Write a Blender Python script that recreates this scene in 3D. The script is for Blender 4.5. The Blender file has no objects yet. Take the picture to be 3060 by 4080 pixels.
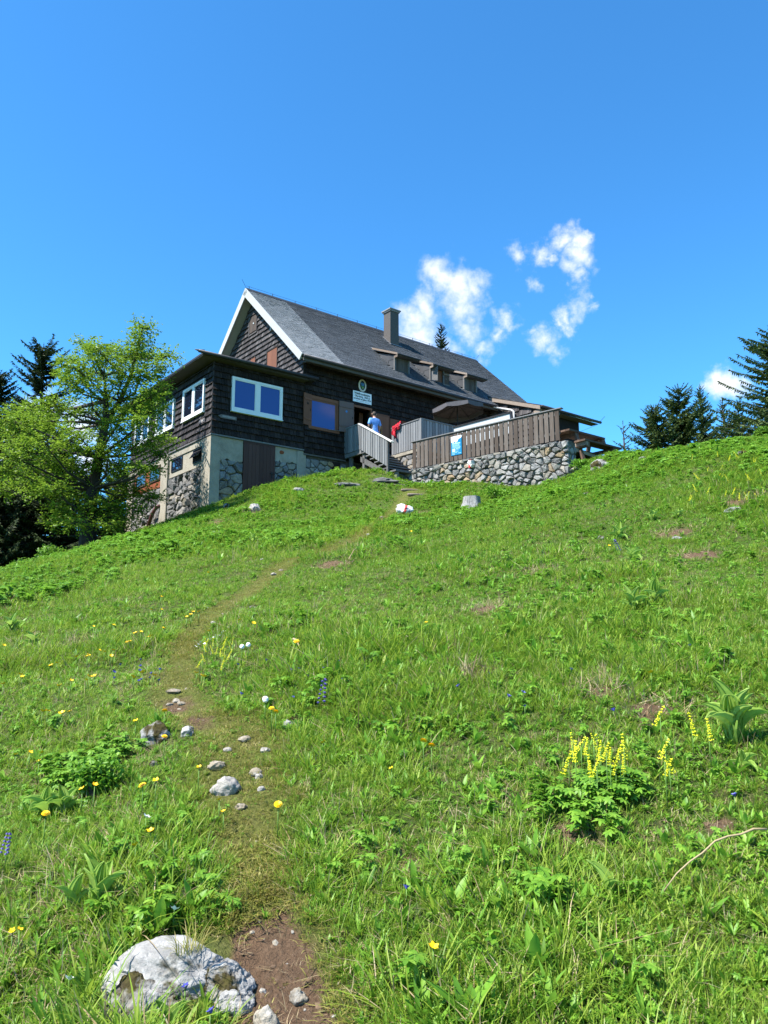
import bpy, bmesh, math, random
import numpy as np
from mathutils import Vector, Matrix, noise as mnoise

rnd = random.Random(7)
nrg = np.random.default_rng(11)
SC = bpy.context.scene
COL = SC.collection
PI = math.pi
R = math.radians

# ------------------------------------------------------------------ camera
F_PX, CX, CY = 3000.0, 1530.0, 2040.0        # focal length and centre in photograph pixels
PITCH = math.atan(490 / 3000.0)
CAM_Z = 1.6
cam_d = bpy.data.cameras.new('camera')
cam_d.sensor_fit = 'VERTICAL'; cam_d.sensor_height = 36.0
cam_d.lens = 36.0 * F_PX / 4080.0
cam_d.clip_start = 0.05; cam_d.clip_end = 12000
cam = bpy.data.objects.new('camera', cam_d); COL.objects.link(cam)
cam.location = (0, 0, CAM_Z); cam.rotation_euler = (PI / 2 + PITCH, 0, 0)
SC.camera = cam
SC.render.engine = 'CYCLES'; SC.cycles.max_bounces = 5; SC.cycles.diffuse_bounces = 3; SC.cycles.glossy_bounces = 2; SC.cycles.transmission_bounces = 3

# ------------------------------------------------------------------ house frame: u along the front, v into the house
A1 = R(51.8)
U = np.array([math.sin(A1), math.cos(A1), 0.0]); V = np.array([-math.cos(A1), math.sin(A1), 0.0])
ZV = np.array([0, 0, 1.0]); CAMP = np.array([0, 0, CAM_Z])
FWD = np.array([0, math.cos(PITCH), math.sin(PITCH)]); UPV = np.array([0, -math.sin(PITCH), math.cos(PITCH)])
HROT = PI / 2 - A1
def ray(px, py): return FWD + np.array([1.0, 0, 0]) * (px - CX) / F_PX - UPV * (py - CY) / F_PX
def at(px, py, d): return CAMP + ray(px, py) * d
HO = at(842.2, 1726, 28.5)
def W(u, v, z): return HO + U * u + V * v + ZV * z
def loc(p): q = np.asarray(p) - HO; return np.array([q @ U, q @ V, q @ ZV])
def hitp(px, py, n, p0):
    r = ray(px, py); return CAMP + r * (((p0 - CAMP) @ n) / (r @ n))

# ------------------------------------------------------------------ sun, sky, exposure
SUN_H = -U * math.cos(R(8)) + V * math.sin(R(8)); SUN_EL = R(56)
SUN_DIR = Vector((SUN_H[0] * math.cos(SUN_EL), SUN_H[1] * math.cos(SUN_EL), math.sin(SUN_EL)))
sun_d = bpy.data.lights.new('sun', 'SUN'); sun_d.energy = 5.0; sun_d.angle = R(0.53); sun_d.color = (1.0, 0.95, 0.87)
sun = bpy.data.objects.new('sun', sun_d); COL.objects.link(sun)
sun.rotation_euler = SUN_DIR.to_track_quat('Z', 'Y').to_euler(); sun.location = (-30, -10, 60)

SC.view_settings.view_transform = 'Standard'; SC.view_settings.look = 'None'
SC.view_settings.exposure = 1.38; SC.view_settings.gamma = 1.0; SC.view_settings.use_curve_mapping = False

world = bpy.data.worlds.new('World'); SC.world = world; world.use_nodes = True
def build_world():
    nt = world.node_tree; N = nt.nodes; L = nt.links; N.clear()
    out = N.new('ShaderNodeOutputWorld')
    sky = N.new('ShaderNodeTexSky'); sky.sky_type = 'NISHITA'; sky.sun_disc = False
    sky.sun_elevation = SUN_EL; sky.sun_rotation = math.atan2(SUN_DIR.x, SUN_DIR.y)
    sky.altitude = 1400; sky.air_density = 1.0; sky.dust_density = 0.35; sky.ozone_density = 2.2
    hs = N.new('ShaderNodeHueSaturation'); hs.inputs['Saturation'].default_value = 1.12; hs.inputs['Value'].default_value = 1.0
    L.new(sky.outputs[0], hs.inputs['Color'])
    tn = N.new('ShaderNodeMix'); tn.data_type = 'RGBA'; tn.blend_type = 'MULTIPLY'; tn.inputs[0].default_value = 1; tn.inputs[7].default_value = (.54, 1.14, 1.36, 1); L.new(hs.outputs[0], tn.inputs[6])
    bg = N.new('ShaderNodeBackground'); bg.inputs[1].default_value = 0.096
    L.new(tn.outputs[2], bg.inputs[0])
    cl = N.new('ShaderNodeBackground'); cl.inputs[0].default_value = (0.95, 0.975, 1.0, 1); cl.inputs[1].default_value = 0.50
    tc = N.new('ShaderNodeTexCoord'); D = tc.outputs['Generated']
    def math_(op, a, b=None, c=None):
        m = N.new('ShaderNodeMath'); m.operation = op
        for i, x in enumerate((a, b, c)):
            if x is None: continue
            if isinstance(x, (int, float)): m.inputs[i].default_value = x
            else: L.new(x, m.inputs[i])
        return m.outputs[0]
    # soft domain warp so that the cloud outlines are ragged
    wn = N.new('ShaderNodeTexNoise'); wn.inputs['Scale'].default_value = 26; wn.inputs['Detail'].default_value = 5; wn.inputs['Roughness'].default_value = 0.62
    L.new(D, wn.inputs['Vector'])
    w1 = N.new('ShaderNodeVectorMath'); w1.operation = 'SUBTRACT'; L.new(wn.outputs['Color'], w1.inputs[0]); w1.inputs[1].default_value = (.5, .5, .5)
    w2 = N.new('ShaderNodeVectorMath'); w2.operation = 'MULTIPLY_ADD'; L.new(w1.outputs[0], w2.inputs[0]); w2.inputs[1].default_value = (.062, .062, .062); L.new(D, w2.inputs[2])
    DW = w2.outputs[0]
    c7 = lambda x, y: (1600 + x * .5425, 850 + y * .5425)
    blobs = []
    for x, y, r, w in [(290,470,130,1.1),(215,415,60,.8),(380,540,130,1.1),(500,560,110,1.0),(140,690,110,1.0),(50,800,120,1.0),(150,900,150,1.05),
                       (440,720,110,.85),(470,860,90,.7),(380,990,80,.62),(300,1060,90,.7),(750,760,75,.85),(690,880,60,.7),(625,1000,55,.55),(810,830,45,.55),
                       (1045,265,75,.95),(1095,325,45,.8),(860,300,55,.6),(955,470,42,.5),(1180,190,75,.85),(1290,205,75,1.0),(1335,140,35,.7),
                       (1300,300,85,.85),(1365,360,60,.65),(1250,400,75,.75),(1265,500,60,.75),(1310,690,75,.72),(1380,665,45,.72),
                       (1190,780,65,.9),(1150,840,50,.85),(1045,960,75,.8),(1130,990,65,.75),(990,890,45,.55)]:
        px, py = c7(x, y); blobs.append((px, py, r * .5425 * 1.30, w * .74))
    blobs += [(2895, 1533, 72, 1.0), (2850, 1548, 50, .75), (2935, 1522, 50, .8), (170, 1660, 110, .75), (330, 1700, 90, .8), (60, 1860, 130, .8), (330, 1830, 100, .7)]
    acc = None
    for px, py, r, w in blobs:
        d = ray(px, py); d = d / np.linalg.norm(d)
        vm = N.new('ShaderNodeVectorMath'); vm.operation = 'DISTANCE'; L.new(DW, vm.inputs[0]); vm.inputs[1].default_value = tuple(d)
        v = math_('MULTIPLY_ADD', vm.outputs['Value'], -w * F_PX / r, w)
        acc = v if acc is None else math_('MAXIMUM', acc, v)
    fn = N.new('ShaderNodeTexNoise'); fn.inputs['Scale'].default_value = 48; fn.inputs['Detail'].default_value = 6; fn.inputs['Roughness'].default_value = 0.52
    L.new(D, fn.inputs['Vector'])
    f0 = math_('MULTIPLY_ADD', fn.outputs[0], 1.0, -.47)
    dens = math_('ADD', acc, f0)
    mr = N.new('ShaderNodeMapRange'); mr.interpolation_type = 'SMOOTHSTEP'; L.new(dens, mr.inputs['Value'])
    mr.inputs['From Min'].default_value = -.12; mr.inputs['From Max'].default_value = .98
    # fair weather cumulus in the rest of the sky, left of and behind the viewer
    sx = N.new('ShaderNodeSeparateXYZ'); L.new(D, sx.inputs[0])
    gn = N.new('ShaderNodeTexNoise'); gn.inputs['Scale'].default_value = 5.5; gn.inputs['Detail'].default_value = 6; gn.inputs['Roughness'].default_value = 0.58
    mp = N.new('ShaderNodeMapping'); mp.inputs['Scale'].default_value = (1, 1, 2.0); L.new(D, mp.inputs[0]); L.new(mp.outputs[0], gn.inputs['Vector'])
    g1 = N.new('ShaderNodeMapRange'); g1.interpolation_type = 'SMOOTHSTEP'; L.new(gn.outputs[0], g1.inputs['Value'])
    g1.inputs['From Min'].default_value = .54; g1.inputs['From Max'].default_value = .68
    g2 = N.new('ShaderNodeMapRange'); L.new(sx.outputs['Y'], g2.inputs['Value']); g2.inputs['From Min'].default_value = .60; g2.inputs['From Max'].default_value = .48
    g3 = N.new('ShaderNodeMapRange'); L.new(sx.outputs['Z'], g3.inputs['Value']); g3.inputs['From Min'].default_value = .55; g3.inputs['From Max'].default_value = .30
    gg = math_('MULTIPLY', math_('MULTIPLY', g1.outputs[0], g2.outputs[0]), g3.outputs[0])
    fac = math_('MAXIMUM', mr.outputs[0], gg)
    mx = N.new('ShaderNodeMixShader'); L.new(fac, mx.inputs[0]); L.new(bg.outputs[0], mx.inputs[1]); L.new(cl.outputs[0], mx.inputs[2])
    L.new(mx.outputs[0], out.inputs[0])
build_world()

# ------------------------------------------------------------------ materials
def mat(name): 
    m = bpy.data.materials.new(name); m.use_nodes = True; m.node_tree.nodes.clear(); return m
class NT:
    def __init__(s, m): s.m = m; s.N = m.node_tree.nodes; s.L = m.node_tree.links
    def n(s, t, **kw):
        x = s.N.new(t)
        for k, v in kw.items(): setattr(x, k, v)
        return x
    def set(s, sock, v):
        if hasattr(v, 'links') or isinstance(v, bpy.types.NodeSocket): s.L.new(v, sock)
        else: sock.default_value = v
    def noise(s, vec, scale, detail=4, rough=.55, dist=0):
        x = s.n('ShaderNodeTexNoise'); s.L.new(vec, x.inputs['Vector'])
        x.inputs['Scale'].default_value = scale; x.inputs['Detail'].default_value = detail; x.inputs['Roughness'].default_value = rough; x.inputs['Distortion'].default_value = dist
        return x.outputs[0]
    def coords(s, scale=(1, 1, 1), kind='Object'):
        tc = s.n('ShaderNodeTexCoord'); mp = s.n('ShaderNodeMapping'); mp.inputs['Scale'].default_value = scale
        s.L.new(tc.outputs[kind], mp.inputs[0]); return mp.outputs[0]
    def pos(s, scale=(1, 1, 1)):
        g = s.n('ShaderNodeNewGeometry'); mp = s.n('ShaderNodeMapping'); mp.inputs['Scale'].default_value = scale
        s.L.new(g.outputs['Position'], mp.inputs[0]); return mp.outputs[0]
    def ramp(s, fac, stops):
        r = s.n('ShaderNodeValToRGB'); s.set(r.inputs[0], fac); e = r.color_ramp.elements
        while len(e) < len(stops): e.new(0.5)
        for i, (p, c) in enumerate(stops): e[i].position = p; e[i].color = (*c, 1) if len(c) == 3 else c
        return r.outputs[0]
    def mix(s, fac, a, b, bt='MIX'):
        x = s.n('ShaderNodeMix', data_type='RGBA', blend_type=bt)
        s.set(x.inputs[0], fac)
        for i, c in ((6, a), (7, b)):
            s.set(x.inputs[i], (*c, 1) if isinstance(c, tuple) and len(c) == 3 else c)
        return x.outputs[2]
    def math(s, op, a, b=0.0, clamp=False):
        x = s.n('ShaderNodeMath', operation=op); x.use_clamp = clamp; s.set(x.inputs[0], a); s.set(x.inputs[1], b); return x.outputs[0]
    def rand(s):
        """one value per object and per loose piece of a mesh"""
        o = s.n('ShaderNodeObjectInfo'); g = s.n('ShaderNodeNewGeometry')
        a = s.math('ADD', o.outputs['Random'], g.outputs['Random Per Island'])
        return s.math('FRACT', s.math('MULTIPLY', a, 7.31))
    def bump(s, h, strength=.4, dist=.02):
        b = s.n('ShaderNodeBump'); s.L.new(h, b.inputs['Height']); b.inputs['Strength'].default_value = strength; b.inputs['Distance'].default_value = dist
        return b.outputs[0]
    def out(s, col, rough=.7, spec=.3, normal=None, metal=0, translucent=0, sheen=0, ior=None):
        p = s.n('ShaderNodeBsdfPrincipled'); s.set(p.inputs['Base Color'], (*col, 1) if isinstance(col, tuple) and len(col) == 3 else col)
        s.set(p.inputs['Roughness'], rough); p.inputs['Specular IOR Level'].default_value = spec; p.inputs['Metallic'].default_value = metal
        if ior: p.inputs['IOR'].default_value = ior
        if normal is not None: s.L.new(normal, p.inputs['Normal'])
        o = s.n('ShaderNodeOutputMaterial'); sh = p.outputs[0]
        if translucent:
            t = s.n('ShaderNodeBsdfTranslucent'); s.set(t.inputs[0], (*col, 1) if isinstance(col, tuple) and len(col) == 3 else col)
            if normal is not None: s.L.new(normal, t.inputs['Normal'])
            mx = s.n('ShaderNodeMixShader'); mx.inputs[0].default_value = translucent
            s.L.new(sh, mx.inputs[1]); s.L.new(t.outputs[0], mx.inputs[2]); sh = mx.outputs[0]
        s.L.new(sh, o.inputs[0]); return s.m

def wood(name, stops, grain=(18, 18, 1.2), rough=.75, bump=.35, streak=None, rw=.45):
    t = NT(mat(name)); c = t.coords(grain); r = t.rand()
    off = t.n('ShaderNodeVectorMath', operation='ADD'); t.L.new(c, off.inputs[0])
    cmb = t.n('ShaderNodeCombineXYZ'); 
    for i in range(3): t.L.new(t.math('MULTIPLY', r, 37.0 + i * 11), cmb.inputs[i])
    t.L.new(cmb.outputs[0], off.inputs[1])
    n = t.noise(off.outputs[0], 1.6, 6, .62, .6)
    fac = t.math('ADD', t.math('MULTIPLY', n, .75), t.math('MULTIPLY', r, rw))
    fac = t.math('SUBTRACT', fac, rw * .5 - .1)
    col = t.ramp(fac, stops)
    if streak:
        n2 = t.noise(off.outputs[0], 4.5, 3, .5)
        m = t.ramp(n2, [(.56, (0, 0, 0)), (.70, (1, 1, 1))]); col = t.mix(m, col, streak)
    return t.out(col, rough, .25, t.bump(n, bump, .01))

M = {}
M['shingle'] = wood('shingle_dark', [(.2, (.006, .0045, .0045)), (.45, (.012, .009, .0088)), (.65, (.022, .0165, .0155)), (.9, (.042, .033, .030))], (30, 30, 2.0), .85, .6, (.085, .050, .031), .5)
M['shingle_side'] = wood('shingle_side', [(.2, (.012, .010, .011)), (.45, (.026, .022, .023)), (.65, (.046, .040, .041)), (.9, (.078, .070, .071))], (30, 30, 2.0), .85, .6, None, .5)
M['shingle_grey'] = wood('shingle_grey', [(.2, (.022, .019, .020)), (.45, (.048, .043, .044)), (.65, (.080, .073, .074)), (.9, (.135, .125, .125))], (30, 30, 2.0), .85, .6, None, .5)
M['plank_brown'] = wood('plank_brown', [(.15, (.038, .027, .021)), (.42, (.076, .058, .048)), (.62, (.108, .087, .074)), (.9, (.165, .148, .138))], (16, 16, 1.1), .8, .5, (.085, .058, .045))
M['plank_grey'] = wood('plank_grey', [(.15, (.095, .098, .104)), (.45, (.165, .171, .18)), (.7, (.225, .233, .245)), (.9, (.29, .30, .315))], (16, 16, 1.1), .8, .4)
M['beam_grey'] = wood('beam_grey', [(.15, (.06, .058, .058)), (.5, (.12, .118, .118)), (.9, (.21, .21, .215))], (9, 9, 9), .8, .4)
M['rail_cap'] = wood('rail_cap', [(.15, (.38, .37, .35)), (.5, (.52, .51, .49)), (.9, (.64, .63, .61))], (9, 9, 9), .7, .3)
M['cap_dark'] = wood('cap_dark', [(.15, (.07, .068, .07)), (.5, (.13, .13, .135)), (.9, (.2, .2, .21))], (7, 7, 7), .7, .3)
M['table_wood'] = wood('table_wood', [(.15, (.045, .028, .020)), (.5, (.095, .060, .042)), (.9, (.17, .118, .085))], (7, 7, 7), .7, .3)
M['shutter_brown'] = wood('shutter_brown', [(.15, (.13, .050, .024)), (.5, (.18, .072, .037)), (.9, (.23, .10, .056))], (14, 14, 1), .6, .15)
M['shutter_faded'] = wood('shutter_faded', [(.15, (.115, .072, .063)), (.5, (.14, .09, .08)), (.9, (.17, .112, .10))], (14, 14, 1), .7, .15)
M['door_dark'] = wood('door_dark', [(.15, (.042, .018, .014)), (.5, (.062, .028, .022)), (.9, (.085, .042, .034))], (14, 14, .8), .6, .2)
M['barge'] = wood('barge', [(.15, (.29, .29, .28)), (.5, (.36, .37, .365)), (.9, (.42, .43, .43))], (5, 5, 5), .6, .15)
M['raw_wood'] = wood('raw_wood', [(.15, (.12, .088, .066)), (.5, (.19, .148, .118)), (.9, (.27, .225, .185))], (6, 6, 6), .7, .2)
M['soffit'] = wood('soffit', [(.15, (.055, .050, .044)), (.5, (.075, .068, .060)), (.9, (.10, .092, .082))], (3, 3, 3), .8, .15)
M['verge_soffit'] = wood('verge_soffit', [(.15, (.26, .27, .22)), (.5, (.33, .34, .28)), (.9, (.40, .41, .35))], (4, 4, 4), .8, .15)

def plain(name, col, rough=.6, var=.15, scale=6, metal=0, spec=.3, bump=.1):
    t = NT(mat(name)); n = t.noise(t.coords(), scale, 5, .6)
    a = tuple(c * (1 - var) for c in col); b = tuple(min(1, c * (1 + var)) for c in col)
    return t.out(t.ramp(n, [(.3, a), (.7, b)]), rough, spec, t.bump(n, bump, .01), metal)
M['core'] = plain('dark_sheathing', (.018, .014, .013), .9)
M['gutter'] = plain('gutter_metal', (.030, .030, .033), .5, .2, 8)
M['pipe_brown'] = plain('pipe_brown', (.085, .036, .032), .45, .2, 8)
M['pipe_grey'] = plain('pipe_grey', (.40, .40, .40), .45, .1, 8)
M['chimney'] = plain('chimney_cladding', (.075, .066, .060), .7, .12, 14)
M['chimney_cap'] = plain('chimney_cap', (.20, .20, .20), .6, .2, 10)
M['white_frame'] = plain('white_window_frame', (.66, .69, .69), .35, .04, 5)
M['white_panel'] = plain('white_panel', (.40, .42, .43), .5, .04, 4)
M['black_edge'] = plain('black_edge', (.02, .02, .022), .5, .2)
M['white_sign'] = plain('white_sign', (.80, .83, .86), .5, .03, 5)
M['ink'] = plain('black_ink', (.012, .013, .016), .6, .05)
M['grey_ink'] = plain('grey_ink', (.25, .27, .30), .6, .05)
M['carved'] = plain('carved_letters', (.46, .44, .43), .8, .1, 20)
M['sign_wood'] = plain('sign_wood', (.125, .108, .108), .8, .2, 20)
M['teal'] = plain('teal_board', (.012, .165, .33), .4, .06, 5)
M['teal_light'] = plain('pale_blue_print', (.40, .66, .80), .5, .04, 5)
M['sign_cream'] = plain('cream_enamel', (.66, .64, .56), .45, .06, 8)
M['emblem_dark'] = plain('emblem_dark', (.006, .014, .02), .4, .1)
M['emblem_blue'] = plain('emblem_blue', (.05, .16, .36), .4, .25, 12)
M['emblem_green'] = plain('emblem_green', (.06, .17, .03), .4, .3, 12)
M['emblem_yellow'] = plain('emblem_yellow', (.45, .45, .16), .4, .2, 12)
M['orange_wood'] = plain('orange_wood', (.36, .16, .04), .5, .15, 10)
M['blackboard'] = plain('blackboard', (.02, .022, .026), .7, .2, 9)
M['metal'] = plain('metal', (.24, .24, .25), .4, .15, 10, .7)
M['iron'] = plain('iron', (.02, .02, .02), .5, .2, 10, .3)
M['notice'] = plain('notice_card', (.30, .27, .17), .7, .15, 14)
M['bottle'] = plain('bottle_glass', (.10, .10, .02), .15, .1, 5, 0, .6)
M['mortar'] = plain('mortar', (.080, .074, .064), .95, .5, 9, 0, .1, .7)
M['parasol'] = NT(mat('parasol_fabric')); _t = M['parasol']; M['parasol'] = _t.out(_t.ramp(_t.noise(_t.coords(), 9, 4), [(.3, (.040, .034, .034)), (.7, (.06, .052, .053))]), .85, .1)  # shade of the underside is put into this darker fabric
M['parasol_rim'] = plain('parasol_valance', (.085, .080, .088), .85, .15, 9)  # lighter copy of the fabric, sunlight on the rim put into its colour
M['brick'] = plain('brick', (.20, .062, .030), .9, .3, 9, 0, .1, .3)
M['interior'] = plain('dark_interior', (.020, .014, .011), .9)
M['hair'] = plain('hair', (.042, .032, .026), .7, .4, 60)
M['skin'] = plain('skin', (.50, .27, .19), .55, .08, 15)
M['shirt'] = plain('shirt_blue', (.15, .32, .68), .8, .14, 9, 0, .15, .5)
M['trousers'] = plain('trousers', (.022, .022, .03), .85, .2, 10)
M['red_cloth'] = plain('red_cloth', (.33, .010, .022), .7, .25, 14, 0, .2, .3)
M['grey_cloth'] = plain('pale_cloth', (.5, .46, .46), .8, .1, 12)

def glass_mat(name, base, ior, rough=.02):
    t = NT(mat(name)); return t.out(base, rough, .5, None, 0, 0, 0, ior)
M['pane'] = glass_mat('window_glass', (.008, .012, .024), 2.3)
M['pane_blind'] = glass_mat('window_glass_sky', (.022, .055, .24), 1.55, .05)  # blue of the reflected sky is put into the base colour

def plaster():
    t = NT(mat('old_plaster')); c = t.coords()
    n = t.noise(c, 1.7, 6, .65, .4); n2 = t.noise(c, 22, 5, .6)
    col = t.ramp(n, [(.28, (.20, .178, .142)), (.5, (.29, .264, .216)), (.72, (.35, .325, .27))])
    col = t.mix(t.ramp(t.noise(t.coords((3, 3, .5)), 2.3, 5), [(.55, (0, 0, 0)), (.75, (.7, .7, .7))]), col, (.25, .235, .20))
    return t.out(col, .92, .1, t.bump(t.math('ADD', n, n2), .6, .02))
M['plaster'] = plaster()
def stone(name, cols, moss=0.0, lich=.5, crack=0):
    t = NT(mat(name)); c = t.coords((1, 1, 1)); r = t.rand()
    off = t.n('ShaderNodeVectorMath', operation='ADD'); t.L.new(c, off.inputs[0])
    cm = t.n('ShaderNodeCombineXYZ'); t.L.new(t.math('MULTIPLY', r, 53.0), cm.inputs[0]); t.L.new(t.math('MULTIPLY', r, 91.0), cm.inputs[2]); t.L.new(cm.outputs[0], off.inputs[1])
    P = off.outputs[0]
    n1 = t.noise(P, 5, 8, .68, .3); n2 = t.noise(P, 26, 6, .7)
    base = t.ramp(r, cols)
    col = t.mix(t.ramp(n1, [(.30, (1, 1, 1)), (.52, (0, 0, 0))]), base, t.mix(1.0, base, (.42, .42, .44), 'MULTIPLY'))
    col = t.mix(t.ramp(n2, [(.55, (0, 0, 0)), (.72, (lich, lich, lich))]), col, (.55, .55, .53))
    if crack:
        vo = t.n('ShaderNodeTexVoronoi', feature='DISTANCE_TO_EDGE'); dn = t.n('ShaderNodeVectorMath', operation='MULTIPLY_ADD'); nz = t.n('ShaderNodeTexNoise'); nz.inputs['Scale'].default_value = 4; nz.inputs['Detail'].default_value = 6; t.L.new(P, nz.inputs['Vector'])
        t.L.new(nz.outputs['Color'], dn.inputs[0]); dn.inputs[1].default_value = (.55, .55, .55); t.L.new(P, dn.inputs[2]); t.L.new(dn.outputs[0], vo.inputs['Vector']); vo.inputs['Scale'].default_value = crack
        ck = t.ramp(vo.outputs['Distance'], [(.0, (1, 1, 1)), (.045, (0, 0, 0))]); col = t.mix(t.math('MULTIPLY', ck, t.ramp(n1, [(.46, (0, 0, 0)), (.62, (.75, .75, .75))])), col, (.08, .07, .06))
        n1 = t.math('SUBTRACT', n1, t.math('MULTIPLY', ck, .35))
    if moss:
        n3 = t.noise(P, 3.2, 6, .62, .5)
        col = t.mix(t.ramp(n3, [(.60 - moss * .1, (0, 0, 0)), (.66 - moss * .1, (1, 1, 1))]), col, t.ramp(n2, [(.3, (.022, .014, .010)), (.7, (.062, .055, .014))]))
    return t.out(col, .9, .15, t.bump(t.math('ADD', n1, t.math('MULTIPLY', n2, .5)), .8, .03))
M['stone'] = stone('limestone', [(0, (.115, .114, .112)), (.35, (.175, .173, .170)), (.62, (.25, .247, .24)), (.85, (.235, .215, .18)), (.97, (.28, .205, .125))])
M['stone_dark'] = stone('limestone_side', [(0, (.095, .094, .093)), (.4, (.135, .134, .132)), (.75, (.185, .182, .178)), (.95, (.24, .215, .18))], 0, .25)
M['rubble'] = stone('rubble', [(0, (.24, .22, .18)), (.45, (.30, .27, .20)), (.72, (.34, .32, .30)), (.9, (.36, .23, .10))])
M['boulder'] = stone('pale_boulder', [(0, (.25, .245, .232)), (1, (.31, .303, .288))], .85, .75, 2.6)
M['pebble'] = stone('pale_stone', [(0, (.22, .185, .135)), (.4, (.27, .235, .18)), (.8, (.30, .28, .25))], 0, .4)

def marker_paint():
    t = NT(mat('trail_mark_paint')); c = t.coords(); s = t.n('ShaderNodeSeparateXYZ'); t.L.new(c, s.inputs[0]); n = t.noise(c, 9, 5, .6); x = t.math('ADD', t.math('ADD', s.outputs[0], t.math('MULTIPLY', s.outputs[2], -.35)), t.math('MULTIPLY', t.math('SUBTRACT', n, .5), .06))
    red = t.ramp(t.math('ABSOLUTE', x), [(.035, (1, 1, 1)), (.05, (0, 0, 0))]); col = t.mix(red, (.62, .62, .61), (.50, .05, .05)); n2 = t.noise(c, 5, 7, .7, .4)
    col = t.mix(t.ramp(n2, [(.36, (1, 1, 1)), (.46, (0, 0, 0))]), col, (.10, .095, .09)); return t.out(col, .8, .2, t.bump(n2, .8, .04))
M['marker'] = marker_paint()
def slate(name, a, b, c):
    t = NT(mat(name)); r = t.rand(); P = t.coords()
    n = t.noise(P, 1.1, 5, .6); n2 = t.noise(P, 14, 4, .6)
    f = t.math('ADD', t.math('MULTIPLY', r, .30), t.math('ADD', t.math('MULTIPLY', n, .85), t.math('MULTIPLY', n2, .18)))
    return t.out(t.ramp(f, [(.3, a), (.6, b), (.95, c)]), .62, .3, t.bump(n2, .2, .01))
M['slate'] = slate('slate', (.080, .092, .106), (.112, .127, .144), (.155, .172, .192))
M['slate_pale'] = slate('slate_pale', (.30, .315, .33), (.38, .395, .41), (.47, .485, .50))
M['slate_plate'] = slate('slate_plate', (.032, .034, .038), (.045, .047, .052), (.062, .065, .072))
M['ridge'] = plain('ridge_metal', (.028, .032, .038), .6, .2)

def leafmat(name, stops, trans=.35, rough=.5, spec=.3, big=.35, pscale=.45):
    t = NT(mat(name)); r = t.rand(); n = t.noise(t.pos(), pscale, 4, .6)
    f = t.math('ADD', t.math('MULTIPLY', r, 1 - big), t.math('MULTIPLY', n, big))
    return t.out(t.ramp(f, stops), rough, spec, None, 0, trans)
M['grass'] = leafmat('meadow_grass', [(.06, (.038, .100, .010)), (.26, (.110, .228, .020)), (.56, (.215, .335, .030)), (.76, (.285, .39, .045)), (.90, (.33, .38, .09)), (.975, (.46, .40, .21))], .48, .5, .3)
M['grass_yellow'] = leafmat('worn_grass', [(.1, (.16, .19, .03)), (.45, (.25, .25, .05)), (.75, (.33, .29, .09)), (.95, (.38, .31, .16))])
M['herb'] = leafmat('meadow_herb', [(.06, (.034, .110, .010)), (.36, (.100, .245, .020)), (.7, (.178, .350, .030)), (.95, (.25, .42, .045))], .42, .45, .3)
M['herb_light'] = leafmat('meadow_herb_light', [(.1, (.10, .24, .022)), (.5, (.155, .33, .034)), (.95, (.27, .45, .05))], .45, .45, .3)
M['straw'] = leafmat('dry_straw', [(.1, (.20, .13, .06)), (.5, (.34, .26, .14)), (.95, (.48, .41, .27))], .2, .7, .2)
M['veratrum'] = leafmat('broad_leaf', [(.1, (.22, .37, .055)), (.5, (.29, .44, .08)), (.95, (.37, .50, .12))], .5, .45, .3)
M['beech_leaf'] = leafmat('beech_leaf', [(.1, (.090, .165, .016)), (.4, (.140, .240, .022)), (.7, (.195, .305, .030)), (.95, (.26, .365, .042))], .45, .45, .3, .4, .35)
M['spruce'] = leafmat('spruce_needles', [(.1, (.012, .022, .008)), (.5, (.024, .044, .014)), (.85, (.045, .070, .020)), (.97, (.075, .085, .025))], .12, .6, .2)  # dark copy: shade put into the needle colour
M['spruce_sunny'] = leafmat('spruce_needles_sunny', [(.1, (.035, .062, .020)), (.5, (.066, .108, .030)), (.85, (.11, .155, .042)), (.97, (.15, .175, .055))], .2, .6, .2)  # light copy: sunlight put into the needle colour
M['bush'] = leafmat('bush_leaf', [(.1, (.065, .15, .015)), (.5, (.11, .23, .022)), (.95, (.18, .32, .04))], .4, .45, .3)
M['bark'] = wood('bark', [(.2, (.022, .018, .015)), (.5, (.05, .043, .038)), (.9, (.10, .092, .082))], (6, 6, 2), .95, 1.0)
M['stem'] = plain('stem', (.10, .19, .035), .6, .2, 20)
M['petal_yellow'] = plain('yellow_petal', (.80, .50, .006), .5, .12, 30)
M['petal_lemon'] = plain('lemon_petal', (.62, .60, .02), .6, .15, 40)
M['petal_blue'] = plain('blue_petal', (.07, .07, .34), .5, .2, 30)
M['petal_violet'] = plain('violet_petal', (.07, .055, .22), .6, .2, 30)
M['petal_white'] = plain('white_petal', (.75, .75, .73), .6, .06, 30)
M['paint_red'] = plain('red_paint', (.50, .035, .035), .7, .3, 12)
M['paint_white'] = plain('white_paint', (.52, .52, .51), .7, .12, 12)
def stumpwood():
    t = NT(mat('grey_stump_wood')); c = t.coords((14, 14, 1.3)); n = t.noise(c, 1.4, 7, .65, .4)
    return t.out(t.ramp(n, [(.3, (.10, .095, .09)), (.5, (.24, .235, .23)), (.75, (.40, .39, .385))]), .9, .1, t.bump(n, 1.0, .03))
M['stump'] = stumpwood()
M['clod'] = plain('soil_clod', (.12, .080, .052), .95, .35, 60, 0, .1, .5)
M['stump_top'] = plain('stump_top', (.52, .48, .40), .9, .2, 12, 0, .1, .6)

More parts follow.
